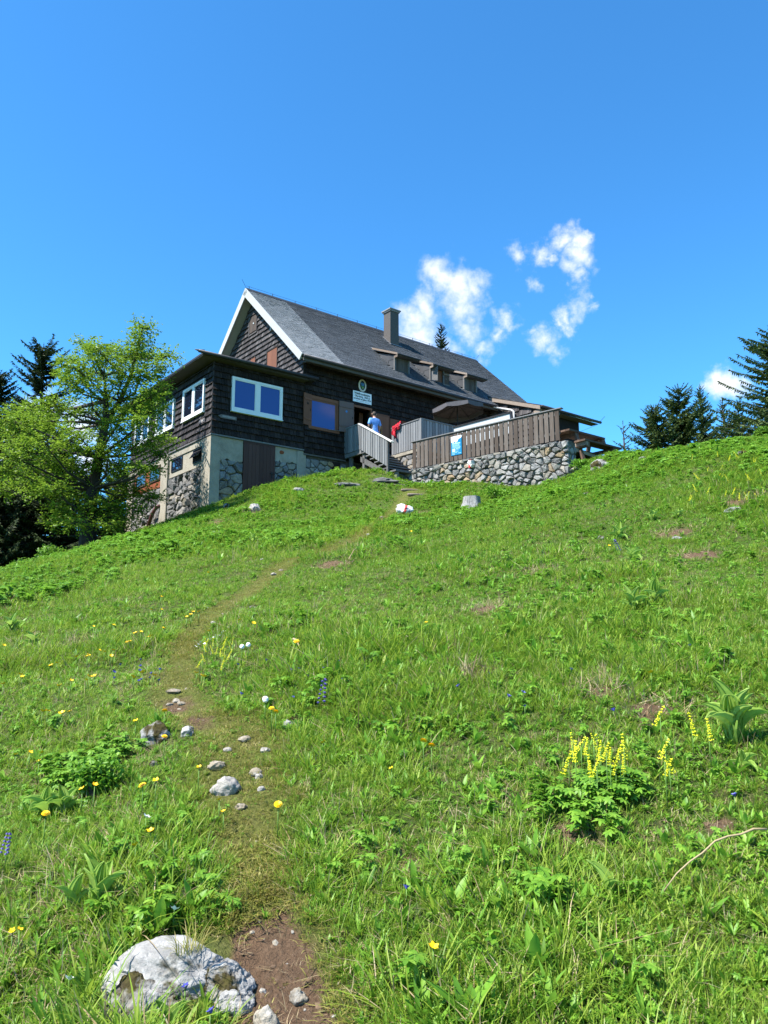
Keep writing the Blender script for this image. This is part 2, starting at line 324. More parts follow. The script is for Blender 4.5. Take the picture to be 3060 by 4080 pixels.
# ------------------------------------------------------------------ mesh helpers
class MB:
    def __init__(s): s.v = []; s.f = []
    def add(s, vs, fs):
        o = len(s.v); s.v.extend([tuple(float(c) for c in p) for p in vs]); s.f.extend([tuple(i + o for i in f) for f in fs]); return s
    BF = [(0, 3, 2, 1), (4, 5, 6, 7), (0, 1, 5, 4), (1, 2, 6, 5), (2, 3, 7, 6), (3, 0, 4, 7)]
    def hexa(s, p): return s.add(p, MB.BF)
    def box(s, x0, x1, y0, y1, z0, z1, j=0):
        p = [(x0, y0, z0), (x1, y0, z0), (x1, y1, z0), (x0, y1, z0), (x0, y0, z1), (x1, y0, z1), (x1, y1, z1), (x0, y1, z1)]
        if j: p = [tuple(c + rnd.uniform(-j, j) for c in q) for q in p]
        return s.hexa(p)
    def beam(s, p, q, w, h, up=(0, 0, 1)):
        p = Vector(p); q = Vector(q); d = (q - p).normalized(); up = Vector(up)
        x = d.cross(up)
        if x.length < 1e-4: x = d.cross(Vector((0, 1, 0)))
        x.normalize(); y = x.cross(d).normalized(); x *= w / 2; y *= h / 2
        return s.hexa([p - x - y, p + x - y, p + x + y, p - x + y, q - x - y, q + x - y, q + x + y, q - x + y])
    def tube(s, pts, rad, n=8, cap=True):
        pts = [Vector(p) for p in pts]
        if not hasattr(rad, '__len__'): rad = [rad] * len(pts)
        base = len(s.v); ref = None
        for i, p in enumerate(pts):
            d = (pts[min(i + 1, len(pts) - 1)] - pts[max(i - 1, 0)]).normalized()
            if ref is None: ref = d.orthogonal().normalized()
            ref = (ref - d * ref.dot(d)).normalized(); b = d.cross(ref)
            for k in range(n):
                a = 2 * PI * k / n; q = p + (ref * math.cos(a) + b * math.sin(a)) * rad[i]; s.v.append(tuple(q))
        for i in range(len(pts) - 1):
            for k in range(n):
                a = base + i * n + k; b2 = base + i * n + (k + 1) % n
                s.f.append((a, b2, b2 + n, a + n))
        if cap:
            s.f.append(tuple(base + k for k in reversed(range(n)))); e = base + (len(pts) - 1) * n; s.f.append(tuple(e + k for k in range(n)))
        return s
    def prism(s, poly, ext):
        n = len(poly); e = Vector(ext); P = [Vector(p) for p in poly]
        return s.add([*P, *[p + e for p in P]], [tuple(reversed(range(n))), tuple(range(n, 2 * n))] + [(i, (i + 1) % n, (i + 1) % n + n, i + n) for i in range(n)])
    def lathe(s, prof, n=16, c=(0, 0, 0)):
        base = len(s.v)
        for r, z in prof:
            for k in range(n):
                a = 2 * PI * k / n; s.v.append((c[0] + r * math.cos(a), c[1] + r * math.sin(a), c[2] + z))
        for i in range(len(prof) - 1):
            for k in range(n): s.f.append((base + i * n + k, base + i * n + (k + 1) % n, base + (i + 1) * n + (k + 1) % n, base + (i + 1) * n + k))
        s.f.append(tuple(base + k for k in reversed(range(n)))); e = base + (len(prof) - 1) * n; s.f.append(tuple(e + k for k in range(n)))
        return s
    def mesh(s, name, m=None, smooth=False, org=(0, 0, 0)):
        me = bpy.data.meshes.new(name)
        o = Vector(org)
        me.from_pydata([tuple(Vector(p) - o) for p in s.v], [], s.f)
        if m is not None:
            for mm in (m if isinstance(m, (list, tuple)) else [m]): me.materials.append(mm)
        if smooth: me.polygons.foreach_set('use_smooth', [True] * len(me.polygons))
        me.update(); return me
def np_mesh(name, verts, faces, m=None, smooth=False):
    """verts (n,3) array, faces (k,3) or (k,4) array"""
    me = bpy.data.meshes.new(name); verts = np.asarray(verts, np.float32); faces = np.asarray(faces, np.int32)
    k = faces.shape[1]
    me.vertices.add(len(verts)); me.vertices.foreach_set('co', verts.ravel())
    me.loops.add(faces.size); me.loops.foreach_set('vertex_index', faces.ravel())
    me.polygons.add(len(faces)); me.polygons.foreach_set('loop_start', np.arange(0, faces.size, k, dtype=np.int32)); me.polygons.foreach_set('loop_total', np.full(len(faces), k, np.int32))
    if smooth: me.polygons.foreach_set('use_smooth', np.ones(len(faces), bool))
    if m is not None: me.materials.append(m)
    me.update(calc_edges=True); me.validate(); return me
def tag(o, label=None, cat=None, group=None, kind=None):
    if label: o['label'] = label
    if cat: o['category'] = cat
    if group: o['group'] = group
    if kind: o['kind'] = kind
    return o
def link(name, me, parent=None, location=None, rot=None, scale=None):
    o = bpy.data.objects.new(name, me); COL.objects.link(o)
    if parent is not None: o.parent = parent
    if location is not None: o.location = tuple(location)
    if rot is not None: o.rotation_euler = rot
    if scale is not None: o.scale = scale
    return o
ORG = {}
def hthing(name, label, cat, org, group=None):
    """an Empty standing in the house frame at (u, v, z)"""
    o = link(name, None, None, W(*org), (0, 0, HROT)); ORG[o.name] = org; tag(o, label, cat, group); o.empty_display_size = .2; return o
def hmesh(name, mb, m, label, cat, org, group=None, smooth=False):
    """a one-mesh thing in the house frame"""
    o = link(name, mb.mesh(name, m, smooth, org), None, W(*org), (0, 0, HROT)); ORG[o.name] = org; return tag(o, label, cat, group)
def root_org(o):
    while o.parent is not None: o = o.parent
    return ORG[o.name]
def part(parent, name, mb, m, smooth=False):
    """a part whose shape is written in house coordinates"""
    return link(name, mb.mesh(name, m, smooth, root_org(parent)), parent)
def thing(name, label, cat, location, rotz=0, group=None):
    o = link(name, None, None, location, (0, 0, rotz)); ORG[o.name] = (0, 0, 0); o.empty_display_size = .1; return tag(o, label, cat, group)
def copy_tree(o, location=None, rot=None, scale=None, label=None):
    c = o.copy(); COL.objects.link(c)
    if location is not None: c.location = tuple(location)
    if rot is not None: c.rotation_euler = rot
    if scale is not None: c.scale = scale if hasattr(scale, '__len__') else (scale,) * 3
    if label: c['label'] = label
    for ch in o.children:
        d = ch.copy(); COL.objects.link(d); d.parent = c
        for g in ch.children:
            e = g.copy(); COL.objects.link(e); e.parent = d
    return c

# ------------------------------------------------------------------ noise and terrain
def _h(i, j, s):
    i = i.astype(np.int64); j = j.astype(np.int64)
    n = (i * 374761393 + j * 668265263 + s * 974711) & 0x7fffffff
    n = ((n ^ (n >> 13)) * 1274126177) & 0x7fffffff
    return ((n ^ (n >> 16)) & 0xffff) / 65535.0
def vnoise(x, y, s=0):
    x = np.asarray(x, float); y = np.asarray(y, float); i = np.floor(x); j = np.floor(y); a = x - i; b = y - j
    a = a * a * (3 - 2 * a); b = b * b * (3 - 2 * b)
    return (_h(i, j, s) * (1 - a) + _h(i + 1, j, s) * a) * (1 - b) + (_h(i, j + 1, s) * (1 - a) + _h(i + 1, j + 1, s) * a) * b
def fbm(x, y, s=0, o=4):
    t = 0; w = .5
    for k in range(o): t = t + w * vnoise(x * 2 ** k, y * 2 ** k, s + k); w *= .5
    return t / (1 - .5 ** o)

CP = [W(0, 0, -2.85), W(0, 4.2, -3.02), W(0, 8.6, -3.12), W(1.38, 0, -2.16), W(2.75, 0, -1.72), W(4, 0, -1.45), W(6.3, 0, -.9),
      W(6.2, -1.3, -1.02), W(6.2, -3.2, -1.38), W(3, 4, -2.2), W(6, 5, -1.6), W(12, 5, -1.6), W(18, 5, -1.8), W(4, 9, -2.4), W(10, 10, -2.2),
      np.array([1.53, 28.93, 7.03]), np.array([2.89, 27.65, 7.15]), np.array([4.22, 26.41, 6.93]), np.array([5.36, 25.34, 6.68]), np.array([6.02, 24.73, 6.78]),
      W(9, -5.5, -1.75), W(9.4, -10.7, -1.50), W(11, -11.0, -1.52), W(10.5, -8, -1.6), W(12, -4, -1.6), W(16, -6, -1.7), W(20, -2, -1.9), W(14, -10, -1.7),
      (0, 0, 0), (-2, 1.5, .1), (2, 1.5, .58), (0, -3, -.7), (-6, 0, -.8), (6, 0, .75), (0, -12, -2.8), (-12, -4, -2.6), (12, -4, .4),
      (0, 4, .95), (-3, 5, .83), (3.2, 5, 1.6), (0, 8, 1.9), (-5, 9, 1.55), (5, 9, 2.75), (0, 13, 3.1),
      at(1878, 2042, 22), at(1610, 2040, 23.5), at(0, 2282, 15), at(277, 2212, 21), at(498, 2156, 29),
      (-13, 13, .6), (-15, 22, 1.2), (-17, 31, 2.2), (-15, 42, 3.5), (-22, 25, -1.5), (-25, 38, -1),
      at(2500, 1822, 24.5), at(2750, 1790, 20.5), at(3060, 1762, 17), at(3250, 1745, 15), (17, 30, 6.2), (24, 24, 5.2), (13, 36, 6.2), (20, 40, 5), (30, 35, 3.5)]
CP = np.array([np.asarray(c, float) for c in CP])
def _tps():
    P = CP[:, :2]; n = len(P)
    d2 = ((P[:, None] - P[None]) ** 2).sum(-1); K = .5 * d2 * np.log(d2 + 1e-9) + np.eye(n) * .02
    A = np.zeros((n + 3, n + 3)); A[:n, :n] = K; A[:n, n] = 1; A[:n, n + 1:] = P; A[n, :n] = 1; A[n + 1:, :n] = P.T
    return np.linalg.solve(A, np.concatenate([CP[:, 2], np.zeros(3)]))
TW_ = _tps()
def ground_z(x, y, fine=True):
    x = np.atleast_1d(np.asarray(x, float)); y = np.atleast_1d(np.asarray(y, float)); n = len(CP)
    z = np.zeros_like(x)
    for a in range(0, x.size, 20000):
        xs = x[a:a + 20000]; ys = y[a:a + 20000]
        d2 = (xs[:, None] - CP[None, :, 0]) ** 2 + (ys[:, None] - CP[None, :, 1]) ** 2
        z[a:a + 20000] = (.5 * d2 * np.log(d2 + 1e-9)) @ TW_[:n] + TW_[n] + TW_[n + 1] * xs + TW_[n + 2] * ys
    r = np.hypot(x, y - 18); w = np.clip((r - 34) / 60, 0, 1); w = w * w * (3 - 2 * w)
    z = np.clip(z, -30, 12) * (1 - w) + w * (-34 + 10 * (fbm(x * .006, y * .006, 40, 3) - .5))
    if fine: z = z + (fbm(x * .9, y * .9, 3, 3) - .5) * .16 + (fbm(x * 4, y * 4, 9, 3) - .5) * .045 - DIRT_DIP * path_mask(x, y)[1]
    return z
DIRT_DIP = 0.0
def ground_hit(px, py, near=1.2, far=70):
    r = ray(px, py); t = np.linspace(near, far, 1400) if far > 12 else np.linspace(near, far, 600)
    p = CAMP + r[None] * t[:, None]; g = ground_z(p[:, 0], p[:, 1]); s = p[:, 2] < g
    i = int(np.argmax(s)) if s.any() else len(t) - 1
    a, b = t[max(i - 1, 0)], t[i]
    for _ in range(18):
        m = (a + b) / 2; q = CAMP + r * m
        if q[2] < ground_z(q[0], q[1])[0]: b = m
        else: a = m
    return CAMP + r * b
def path_mask(x, y): return np.zeros_like(x), np.zeros_like(x)
PATH_PX = [(1150, 4300, .23, 1), (1130, 4075, .22, 1), (1110, 3900, .215, 1), (1085, 3740, .18, .95), (1035, 3560, .16, .12), (1000, 3340, .17, .08), (1000, 3200, .20, .25), (960, 3080, .22, .5), (985, 2985, .22, .45), (930, 2900, .20, .25),
           (800, 2850, .18, .55), (690, 2770, .18, .62), (715, 2675, .15, .12), (738, 2582, .14, .18), (795, 2490, .15, .30), (885, 2416, .14, .18), (1033, 2333, .16, .14), (1143, 2240, .18, .25), (1346, 2178, .20, .40),
           (1457, 2123, .20, .40), (1535, 2060, .16, .12), (1610, 1985, .2, .15), (1650, 1950, .34, .5)]
PATH = []
for px, py, w_, d_ in PATH_PX:
    if py > 4080: PATH.append((.30, .9, w_, d_)); continue
    g = ground_hit(px, py, 1.2, 45); PATH.append((g[0], g[1], w_, d_))
PATH = np.array(PATH)
def path_mask(x, y):
    """(how far the path has worn the sward, how much bare soil shows)"""
    x = np.asarray(x, float); y = np.asarray(y, float); best = np.full(x.shape, 1e9); W_ = np.ones(x.shape) * .3; D_ = np.zeros(x.shape)
    for a, b in zip(PATH[:-1], PATH[1:]):
        d = b[:2] - a[:2]; t = np.clip(((x - a[0]) * d[0] + (y - a[1]) * d[1]) / (d @ d), 0, 1)
        q = np.hypot(x - a[0] - d[0] * t, y - a[1] - d[1] * t); k = q < best
        best = np.where(k, q, best); W_ = np.where(k, a[2] + (b[2] - a[2]) * t, W_); D_ = np.where(k, a[3] + (b[3] - a[3]) * t, D_)
    q = best + (fbm(x * 5, y * 5, 21, 3) - .5) * W_ * .9
    worn = np.clip(1.4 - q / W_ * .9, 0, 1) * .95; soil = np.clip(1.55 - q / W_ * 1.5, 0, 1) * D_
    soil = soil * np.clip((fbm(x * 3.1, y * 3.1, 33, 3) - .5) * 3.5 * (1.25 - D_) + .5 + D_ * .55, 0, 1)
    return worn, np.clip(soil, 0, 1)
DIRT_DIP = .05

def build_ground():
    rr = [0.25]
    while rr[-1] < 60: rr.append(rr[-1] * 1.019 + .002)
    while rr[-1] < 6000: rr.append(rr[-1] * 1.16)
    rr = np.array(rr); az = np.concatenate([np.arange(-50, 50, .33), np.arange(50, 310, 4.0)])
    az = np.radians(az); nr, na = len(rr), len(az)
    X = (rr[:, None] * np.sin(az)[None]).ravel(); Y = (rr[:, None] * np.cos(az)[None]).ravel()
    Zg = ground_z(X, Y)
    i = np.arange(nr - 1)[:, None]; j = np.arange(na)[None]; j2 = (j + 1) % na
    Fq = np.stack([i * na + j, (i + 1) * na + j, (i + 1) * na + j2, i * na + j2], -1).reshape(-1, 4)[:, ::-1]
    me = np_mesh('ground', np.stack([X, Y, Zg], 1), Fq, None, True)
    worn, soil = path_mask(X, Y)
    extra = bare_mask(X, Y)
    soil = np.maximum(soil, extra)
    at_ = me.attributes.new('soil', 'FLOAT', 'POINT'); at_.data.foreach_set('value', soil.astype(np.float32))
    at_ = me.attributes.new('worn', 'FLOAT', 'POINT'); at_.data.foreach_set('value', worn.astype(np.float32))
    t = NT(mat('meadow_ground')); P = t.pos()
    n = t.noise(P, 3.0, 6, .65); n2 = t.noise(P, 45, 6, .7); n3 = t.noise(P, .35, 4, .6)
    a1 = t.n('ShaderNodeAttribute', attribute_name='soil').outputs['Fac']; a2 = t.n('ShaderNodeAttribute', attribute_name='worn').outputs['Fac']
    green = t.ramp(n2, [(.25, (.030, .062, .010)), (.5, (.065, .125, .016)), (.75, (.12, .19, .030))])
    green = t.mix(t.ramp(n, [(.42, (0, 0, 0)), (.7, (.75, .75, .75))]), green, t.ramp(n2, [(.3, (.07, .055, .028)), (.7, (.20, .16, .09))]))
    worn_c = t.ramp(n2, [(.3, (.13, .145, .030)), (.55, (.21, .195, .055)), (.8, (.29, .235, .115))])
    soil_c = t.ramp(n2, [(.25, (.090, .055, .033)), (.5, (.160, .100, .061)), (.75, (.24, .165, .108))])
    soil_c = t.mix(t.ramp(n, [(.35, (0, 0, 0)), (.7, (.5, .5, .5))]), soil_c, (.19, .122, .076))
    c = t.mix(t.math('MULTIPLY', a2, .6), green, worn_c); c = t.mix(t.ramp(t.math('ADD', a1, t.math('MULTIPLY', t.math('SUBTRACT', n, .5), .5)), [(.3, (0, 0, 0)), (.55, (1, 1, 1))]), c, soil_c)
    me.materials.append(t.out(c, .95, .1, t.bump(t.math('ADD', t.math('ADD', n2, t.noise(P, 18, 4, .6)), t.math('MULTIPLY', n, .6)), 1.0, .06)))
    o = link('ground', me); tag(o, kind='structure'); return o
BARE = [(860, 2085, .35), (1010, 1985 + 60, .3), (1930, 2425, .22), (2170, 2285, .2), (2690, 2125, .35), (2780, 2210, .3), (2950, 2010, .35), (330, 2560, .2), (1690, 2050, .3), (2400, 2760, .16), (2620, 2830, .14), (1900, 2700, .15), (2250, 3330, .07), (1780, 3700, .06), (2050, 3900, .05), (1640, 3450, .06), (2880, 3300, .08), (1320, 2250, .3)]
BARE_W = [(*ground_hit(px, py, 1.2, 45)[:2], r) for px, py, r in BARE]
def bare_mask(X, Y):
    e = np.zeros_like(X)
    for gx, gy, r in BARE_W: e = np.maximum(e, np.clip(1.4 - (np.hypot(X - gx, Y - gy) / r + (fbm(X * 6, Y * 6, 55, 3) - .5) * .9) * 1.2, 0, 1))
    return e
GROUND = build_ground()

# ------------------------------------------------------------------ the hut
HUT = hthing('mountain_hut', 'dark shingled mountain hut with steep slate roof standing on top of the meadow', 'hut', (4.0, 2.0, -3.2))
def hp(name, mb, m, parent=None, smooth=False): return part(parent or HUT, name, mb, m, smooth)

DOOR = (6.62, 7.52, .10, 2.30); SIDEWIN = (9.05, 9.85, 1.0, 2.05)
# main walls: boards behind the shingles
mb = MB()
mb.box(4.06, DOOR[0], 0, .2, -.15, 3.95); mb.box(DOOR[1], SIDEWIN[0], 0, .2, -.15, 3.95); mb.box(SIDEWIN[1], 18.5, 0, .2, -.15, 3.95)
mb.box(DOOR[0], DOOR[1], 0, .2, DOOR[3], 3.95); mb.box(DOOR[0], DOOR[1], 0, .2, -.15, .1); mb.box(SIDEWIN[0], SIDEWIN[1], 0, .2, SIDEWIN[3], 3.95); mb.box(SIDEWIN[0], SIDEWIN[1], 0, .2, -.15, SIDEWIN[2])
hp('front_wall', mb, M['core'])
gp = [(4.06, .2, -.15), (4.06, 8.95, -.15), (4.06, 8.95, 3.95), (4.06, 4.56, 8.28), (4.06, .2, 3.95)]
hp('gable_wall', MB().prism(gp, (.2, 0, 0)), M['core'])
hp('rear_gable_wall', MB().prism([(18.3, q[1], q[2]) for q in gp], (.2, 0, 0)), M['core'])
hp('back_wall', MB().box(4.26, 18.3, 8.75, 8.95, -.15, 3.95), M['core'])
hp('floor', MB().box(4.3, 18.3, .2, 8.7, -.12, .1), M['interior'])
hp('hallway', MB().box(DOOR[0] - .25, DOOR[0] - .2, .2, 2.0, .1, 2.4).box(DOOR[1] + .2, DOOR[1] + .25, .2, 2.0, .1, 2.4).box(DOOR[0] - .25, DOOR[1] + .25, 2.0, 2.05, .1, 2.45).box(DOOR[0] - .25, DOOR[1] + .25, .2, 2.05, 2.45, 2.5), M['interior'])
hp('base_wall', MB().box(4.3, 18.4, .06, 8.9, -3.2, -.16), M['mortar'])
# annex
hp('annex_wall', MB().box(.03, 4.05, .03, 8.6, 0, 2.86), M['core'])
hp('annex_base', MB().box(.10, 4.2, .10, 8.5, -3.6, -.02), M['mortar'])
b = MB(); b.box(-.62, 4.42, -.40, 8.9, 2.90, 2.975); b.box(.0, 4.06, .62, 8.6, 2.98, 3.36)
b.hexa([(.0, -.38, 2.98), (4.40, -.38, 2.98), (4.40, .62, 2.98), (.0, .62, 2.98), (-.1, -.38, 3.0), (4.40, -.38, 3.0), (4.40, .62, 3.40), (-.1, .62, 3.40)])
hp('annex_roof', b, M['gutter'])
hp('annex_soffit', MB().box(-.60, 4.06, -.36, 8.85, 2.865, 2.897), M['soffit'])
g = MB().tube([(-.85, -.47, 2.93), (4.45, -.47, 2.99)], .065, 8); g.hexa([(-1.0, -.44, 2.95), (-.62, -.5, 2.93), (-.62, -.4, 2.93), (-.62, -.3, 2.93), (-1.0, -.44, 2.97), (-.62, -.5, 3.02), (-.62, -.4, 3.03), (-.62, -.3, 3.02)])
hp('annex_gutter', g, M['gutter'], None, True)

# roof of the main house
EV, EZ, RV, RZ, U0, U1 = -.60, 3.83, 4.54, 8.60, 3.59, 18.9
sl = math.atan2(RZ - EZ, RV - EV); ct, st = math.cos(sl), math.sin(sl); SLEN = math.hypot(RZ - EZ, RV - EV)
def rp(u, s, h=0): return (u, EV + s * ct - h * st, EZ + s * st + h * ct)           # point on the front slope
def rq(u, s, h=0): return (u, 2 * RV - (EV + s * ct) + h * st, EZ + s * st + h * ct)  # on the back slope
b = MB().hexa([rp(U0, 0, -.14), rp(U1, 0, -.14), rp(U1, SLEN, -.14), rp(U0, SLEN, -.14), rp(U0, 0, -.02), rp(U1, 0, -.02), rp(U1, SLEN, -.02), rp(U0, SLEN, -.02)])
hp('roof_deck', b, M['gutter'])
b = MB().hexa([rq(U1, 0, -.14), rq(U0, 0, -.14), rq(U0, SLEN, -.14), rq(U1, SLEN, -.14), rq(U1, 0, 0), rq(U0, 0, 0), rq(U0, SLEN, 0), rq(U1, SLEN, 0)])
hp('back_roof', b, M['slate'])
CH = (11.24, 11.80, 3.18, 3.74)                                                     # chimney foot
DORM = [(9.08, 9.98), (11.29, 12.20), (13.55, 14.45)]
M['butt'] = plain('butt_shade_line', (.018, .018, .020), .8)  # shadow line under each course, put into the colour of the lower edge
def shade_butts(o, k):
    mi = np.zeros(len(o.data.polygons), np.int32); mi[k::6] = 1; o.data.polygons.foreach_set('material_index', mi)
def courses(b, u0, u1, row, wmin, wmax, s0=0.0, th=.025):
    s = s0; k = 0
    while s < SLEN - .03:
        u = u0 - (rnd.random() * wmin if False else 0)
        e = min(row * 1.25, SLEN - s)
        while u < u1 - .01:
            w = min(rnd.uniform(wmin, wmax), u1 - u)
            if u1 - u - w < .06: w = u1 - u
            mid = u + w / 2; pv = EV + (s + row / 2) * ct
            if not (CH[0] - .02 < mid < CH[1] + .02 and CH[2] < pv < CH[3]) and not any(d0 < mid < d1 and .22 < pv < 1.7 for d0, d1 in DORM):
                j = rnd.uniform(-.003, .003); t = th * rnd.uniform(.9, 1.12)
                b.hexa([rp(u + .001, s + j, -.018), rp(u + w - .001, s + j, -.018), rp(u + w - .001, s + e, -.018), rp(u + .001, s + e, -.018),
                        rp(u + .001, s + j, t + .012), rp(u + w - .001, s + j + rnd.uniform(-.004, .004), t + .012), rp(u + w - .001, s + e, .001), rp(u + .001, s + e, .001)])
            u += w
        s += row; k += 1
b = MB(); courses(b, 5.66, U1, .147, .30, .42); o = hp('roof_slates', b, [M['slate'], M['butt']]); shade_butts(o, 2); tag(o, kind='stuff')
b = MB(); courses(b, U0, 5.66, .11, .12, .22, 0, .02); o = hp('pale_roof_slates', b, [M['slate_pale'], M['slate']]); shade_butts(o, 2); tag(o, kind='stuff')  # darker lower edges carry painted course shadows here too
b = MB().prism([(U0, RV - .17, RZ - .13), (U0, RV - .14, RZ - .06), (U0, RV, RZ + .075), (U0, RV + .14, RZ - .06), (U0, RV + .17, RZ - .13)], (U1 - U0, 0, 0))
rc = hp('ridge_cap', b, M['ridge'])
b = MB(); u = 3.75
while u < 18.8: b.tube([(u, RV, RZ + .06), (u, RV, RZ + .19)], .014, 5); u += 1.27
b.tube([(3.6, RV, RZ + .17), (18.85, RV, RZ + .17)], .006, 4); b.tube([(3.6, RV, RZ + .05), (3.35, RV - .02, RZ + .42)], .008, 4); b.tube([(18.85, RV, RZ + .1), (19.1, RV - .05, RZ + .42)], .008, 4)
hp('lightning_conductor', b, M['ridge'], rc)
# eaves: gutter, soffit, fascia
g = MB().tube([(3.62, -.70, 3.74), (15.1, -.70, 3.74)], .075, 8); hp('gutter', g, M['gutter'], None, True)
hp('eave_soffit', MB().hexa([(4.0, -.60, 3.60), (18.6, -.60, 3.60), (18.6, .02, 3.74), (4.0, .02, 3.74), (4.0, -.60, 3.66), (18.6, -.60, 3.66), (18.6, .02, 3.80), (4.0, .02, 3.80)]), M['soffit'])
hp('fascia', MB().box(3.63, 15.1, -.645, -.605, 3.56, 3.72), M['soffit'])
# verge boards of the near gable
for f_, nm in ((rp, 'bargeboard'), (rq, 'bargeboard')):
    s0, s1 = -.02, SLEN + .01
    if f_ is rq: s0 = 2.2
    a = [f_(U0 - .05, s0, -.27), f_(U0 - .002, s0, -.27), f_(U0 - .002, s1, -.30), f_(U0 - .05, s1, -.30), f_(U0 - .05, s0, .03), f_(U0 - .002, s0, .03), f_(U0 - .002, s1, .03), f_(U0 - .05, s1, .03)]
    bo = hp(nm, MB().hexa(a), M['barge'])
    a = [f_(U0, s0, -.19), f_(4.055, s0, -.19), f_(4.055, s1, -.19), f_(U0, s1, -.19), f_(U0, s0, -.145), f_(4.055, s0, -.145), f_(4.055, s1, -.145), f_(U0, s1, -.145)]
    hp('verge_soffit', MB().hexa(a), M['verge_soffit'], bo)
# chimney
b = MB().box(CH[0], CH[1], CH[2], CH[3], 6.6, 9.18); ch = hp('chimney', b, M['chimney'])
hp('chimney_cap', MB().box(CH[0] - .05, CH[1] + .05, CH[2] - .05, CH[3] + .05, 9.18, 9.25).box(CH[0] - .09, CH[1] + .09, CH[2] - .09, CH[3] + .09, 9.25, 9.31), M['chimney_cap'], ch)
hp('flashing', MB().beam(rp(CH[0] - .05, 5.0, .04), rp(CH[0] - .05, 5.95, .04), .07, .03).beam(rp(CH[0] - .08, 5.05, .04), rp(CH[1] + .08, 5.05, .04), .09, .03), M['metal'], ch)
# dormers
DLAB = ['closed dormer next to the chimney', 'middle dormer with its shutter open', 'closed dormer farthest from the gable']
for k, (a0, a1) in enumerate(DORM):
    vf, zt = .20, 5.33
    side_l = [(a0, vf, 4.42), (a0, vf, zt), (a0, 1.62, 5.86)]
    b = MB().prism([(a0 + .03, vf, 4.5), (a0 + .03, 1.62, 5.86), (a0 + .03, vf, zt)], (.04, 0, 0)).prism([(a1 - .07, vf, 4.5), (a1 - .07, 1.62, 5.86), (a1 - .07, vf, zt)], (.04, 0, 0))
    dm = hp('dormer', b, M['slate_plate']); dm['label'] = DLAB[k]
    for (y0, z0, y1, z1, y2, z2, y3, z3) in [(.22, 4.66, .66, 4.98, .60, 5.16, .22, 5.12), (.22, 5.14, .60, 5.18, .70, 5.47, .22, 5.32), (.68, 5.02, 1.15, 5.42, 1.16, 5.62, .64, 5.19)]:
        hp('slate_plate', MB().prism([(a0 + .012, y0, z0), (a0 + .012, y1, z1), (a0 + .012, y2, z2), (a0 + .012, y3, z3)], (.016, 0, 0)), M['slate_plate'], dm)
    for x in (a0, a1 - .075): hp('post', MB().box(x, x + .075, vf - .04, vf + .05, 4.48, zt - .02), M['beam_grey'], dm)
    ov = .42
    rf = MB().hexa([(a0 - .05, -.12, 5.26), (a1 + ov, -.12, 5.26), (a1 + ov, 1.95, 6.10), (a0 - .05, 1.95, 6.10), (a0 - .05, -.12, 5.33), (a1 + ov, -.12, 5.33), (a1 + ov, 1.95, 6.24), (a0 - .05, 1.95, 6.24)])
    hp('dormer_roof', rf, M['slate'], dm)
    hp('dormer_barge', MB().hexa([(a0 - .085, -.13, 5.235), (a0 - .052, -.13, 5.235), (a0 - .052, 1.8, 6.08), (a0 - .085, 1.8, 6.08), (a0 - .085, -.13, 5.335), (a0 - .052, -.13, 5.335), (a0 - .052, 1.8, 6.17), (a0 - .085, 1.8, 6.17)]).box(a0 - .085, a0 - .052, -.13, .10, 5.14, 5.237), M['raw_wood'], dm)
    hp('dormer_gutter', MB().tube([(a0 - .06, -.16, 5.28), (a1 + ov + .03, -.16, 5.28)], .035, 6), M['gutter'], dm)
    hp('dormer_soffit', MB().box(a0 - .04, a1 + ov, -.12, .18, 5.225, 5.255), M['soffit'], dm)
    if k != 1:
        n = 6; w = (a1 - a0 - .15) / n
        for i in range(n):
            x = a0 + .075 + i * w
            hp('shutter_board', MB().box(x + .006, x + w - .006, vf - .02 - rnd.random() * .01, vf + .03, 4.44 + rnd.random() * .02, 5.22), M['plank_brown'], dm)
    else:
        hp('window_frame', MB().box(a0 + .42, a0 + .48, vf + .05, vf + .10, 4.52, 5.1).box(a0 + .08, a0 + .42, vf + .05, vf + .10, 5.04, 5.1).box(a0 + .48, a1 - .08, vf + .04, vf + .09, 4.5, 5.22), M['shutter_brown'], dm)
        hp('pane', MB().box(a0 + .08, a0 + .42, vf + .06, vf + .075, 4.52, 5.04), M['pane'], dm)
        hp('shutter', MB().hexa([(a0 + .08, vf - .05, 4.6), (a0 + .16, vf - .38, 4.5), (a0 + .19, vf - .37, 4.5), (a0 + .11, vf - .04, 4.6), (a0 + .08, vf - .05, 5.22), (a0 + .16, vf - .38, 5.24), (a0 + .19, vf - .37, 5.24), (a0 + .11, vf - .04, 5.22)]), M['beam_grey'], dm)
        s2 = hp('shutter', MB().hexa([(a1 - .08, vf - .03, 4.56), (a1 + .32, vf - .05, 4.56), (a1 + .32, vf - .02, 4.56), (a1 - .08, vf, 4.56), (a1 - .08, vf - .03, 5.2), (a1 + .32, vf - .05, 5.2), (a1 + .32, vf - .02, 5.2), (a1 - .08, vf, 5.2)]), M['table_wood'], dm)
        hp('batten', MB().box(a1 - .09, a1 + .35, vf - .08, vf - .04, 4.47, 4.56), M['raw_wood'], dm); hp('batten', MB().box(a1 - .06, a1 + .32, vf - .08, vf - .05, 5.02, 5.10), M['raw_wood'], dm)
        hp('shutter_hole', MB().tube([(a1 + .10, vf - .055, 4.84), (a1 + .10, vf - .046, 4.84)], .04, 10), M['raw_wood'], dm)
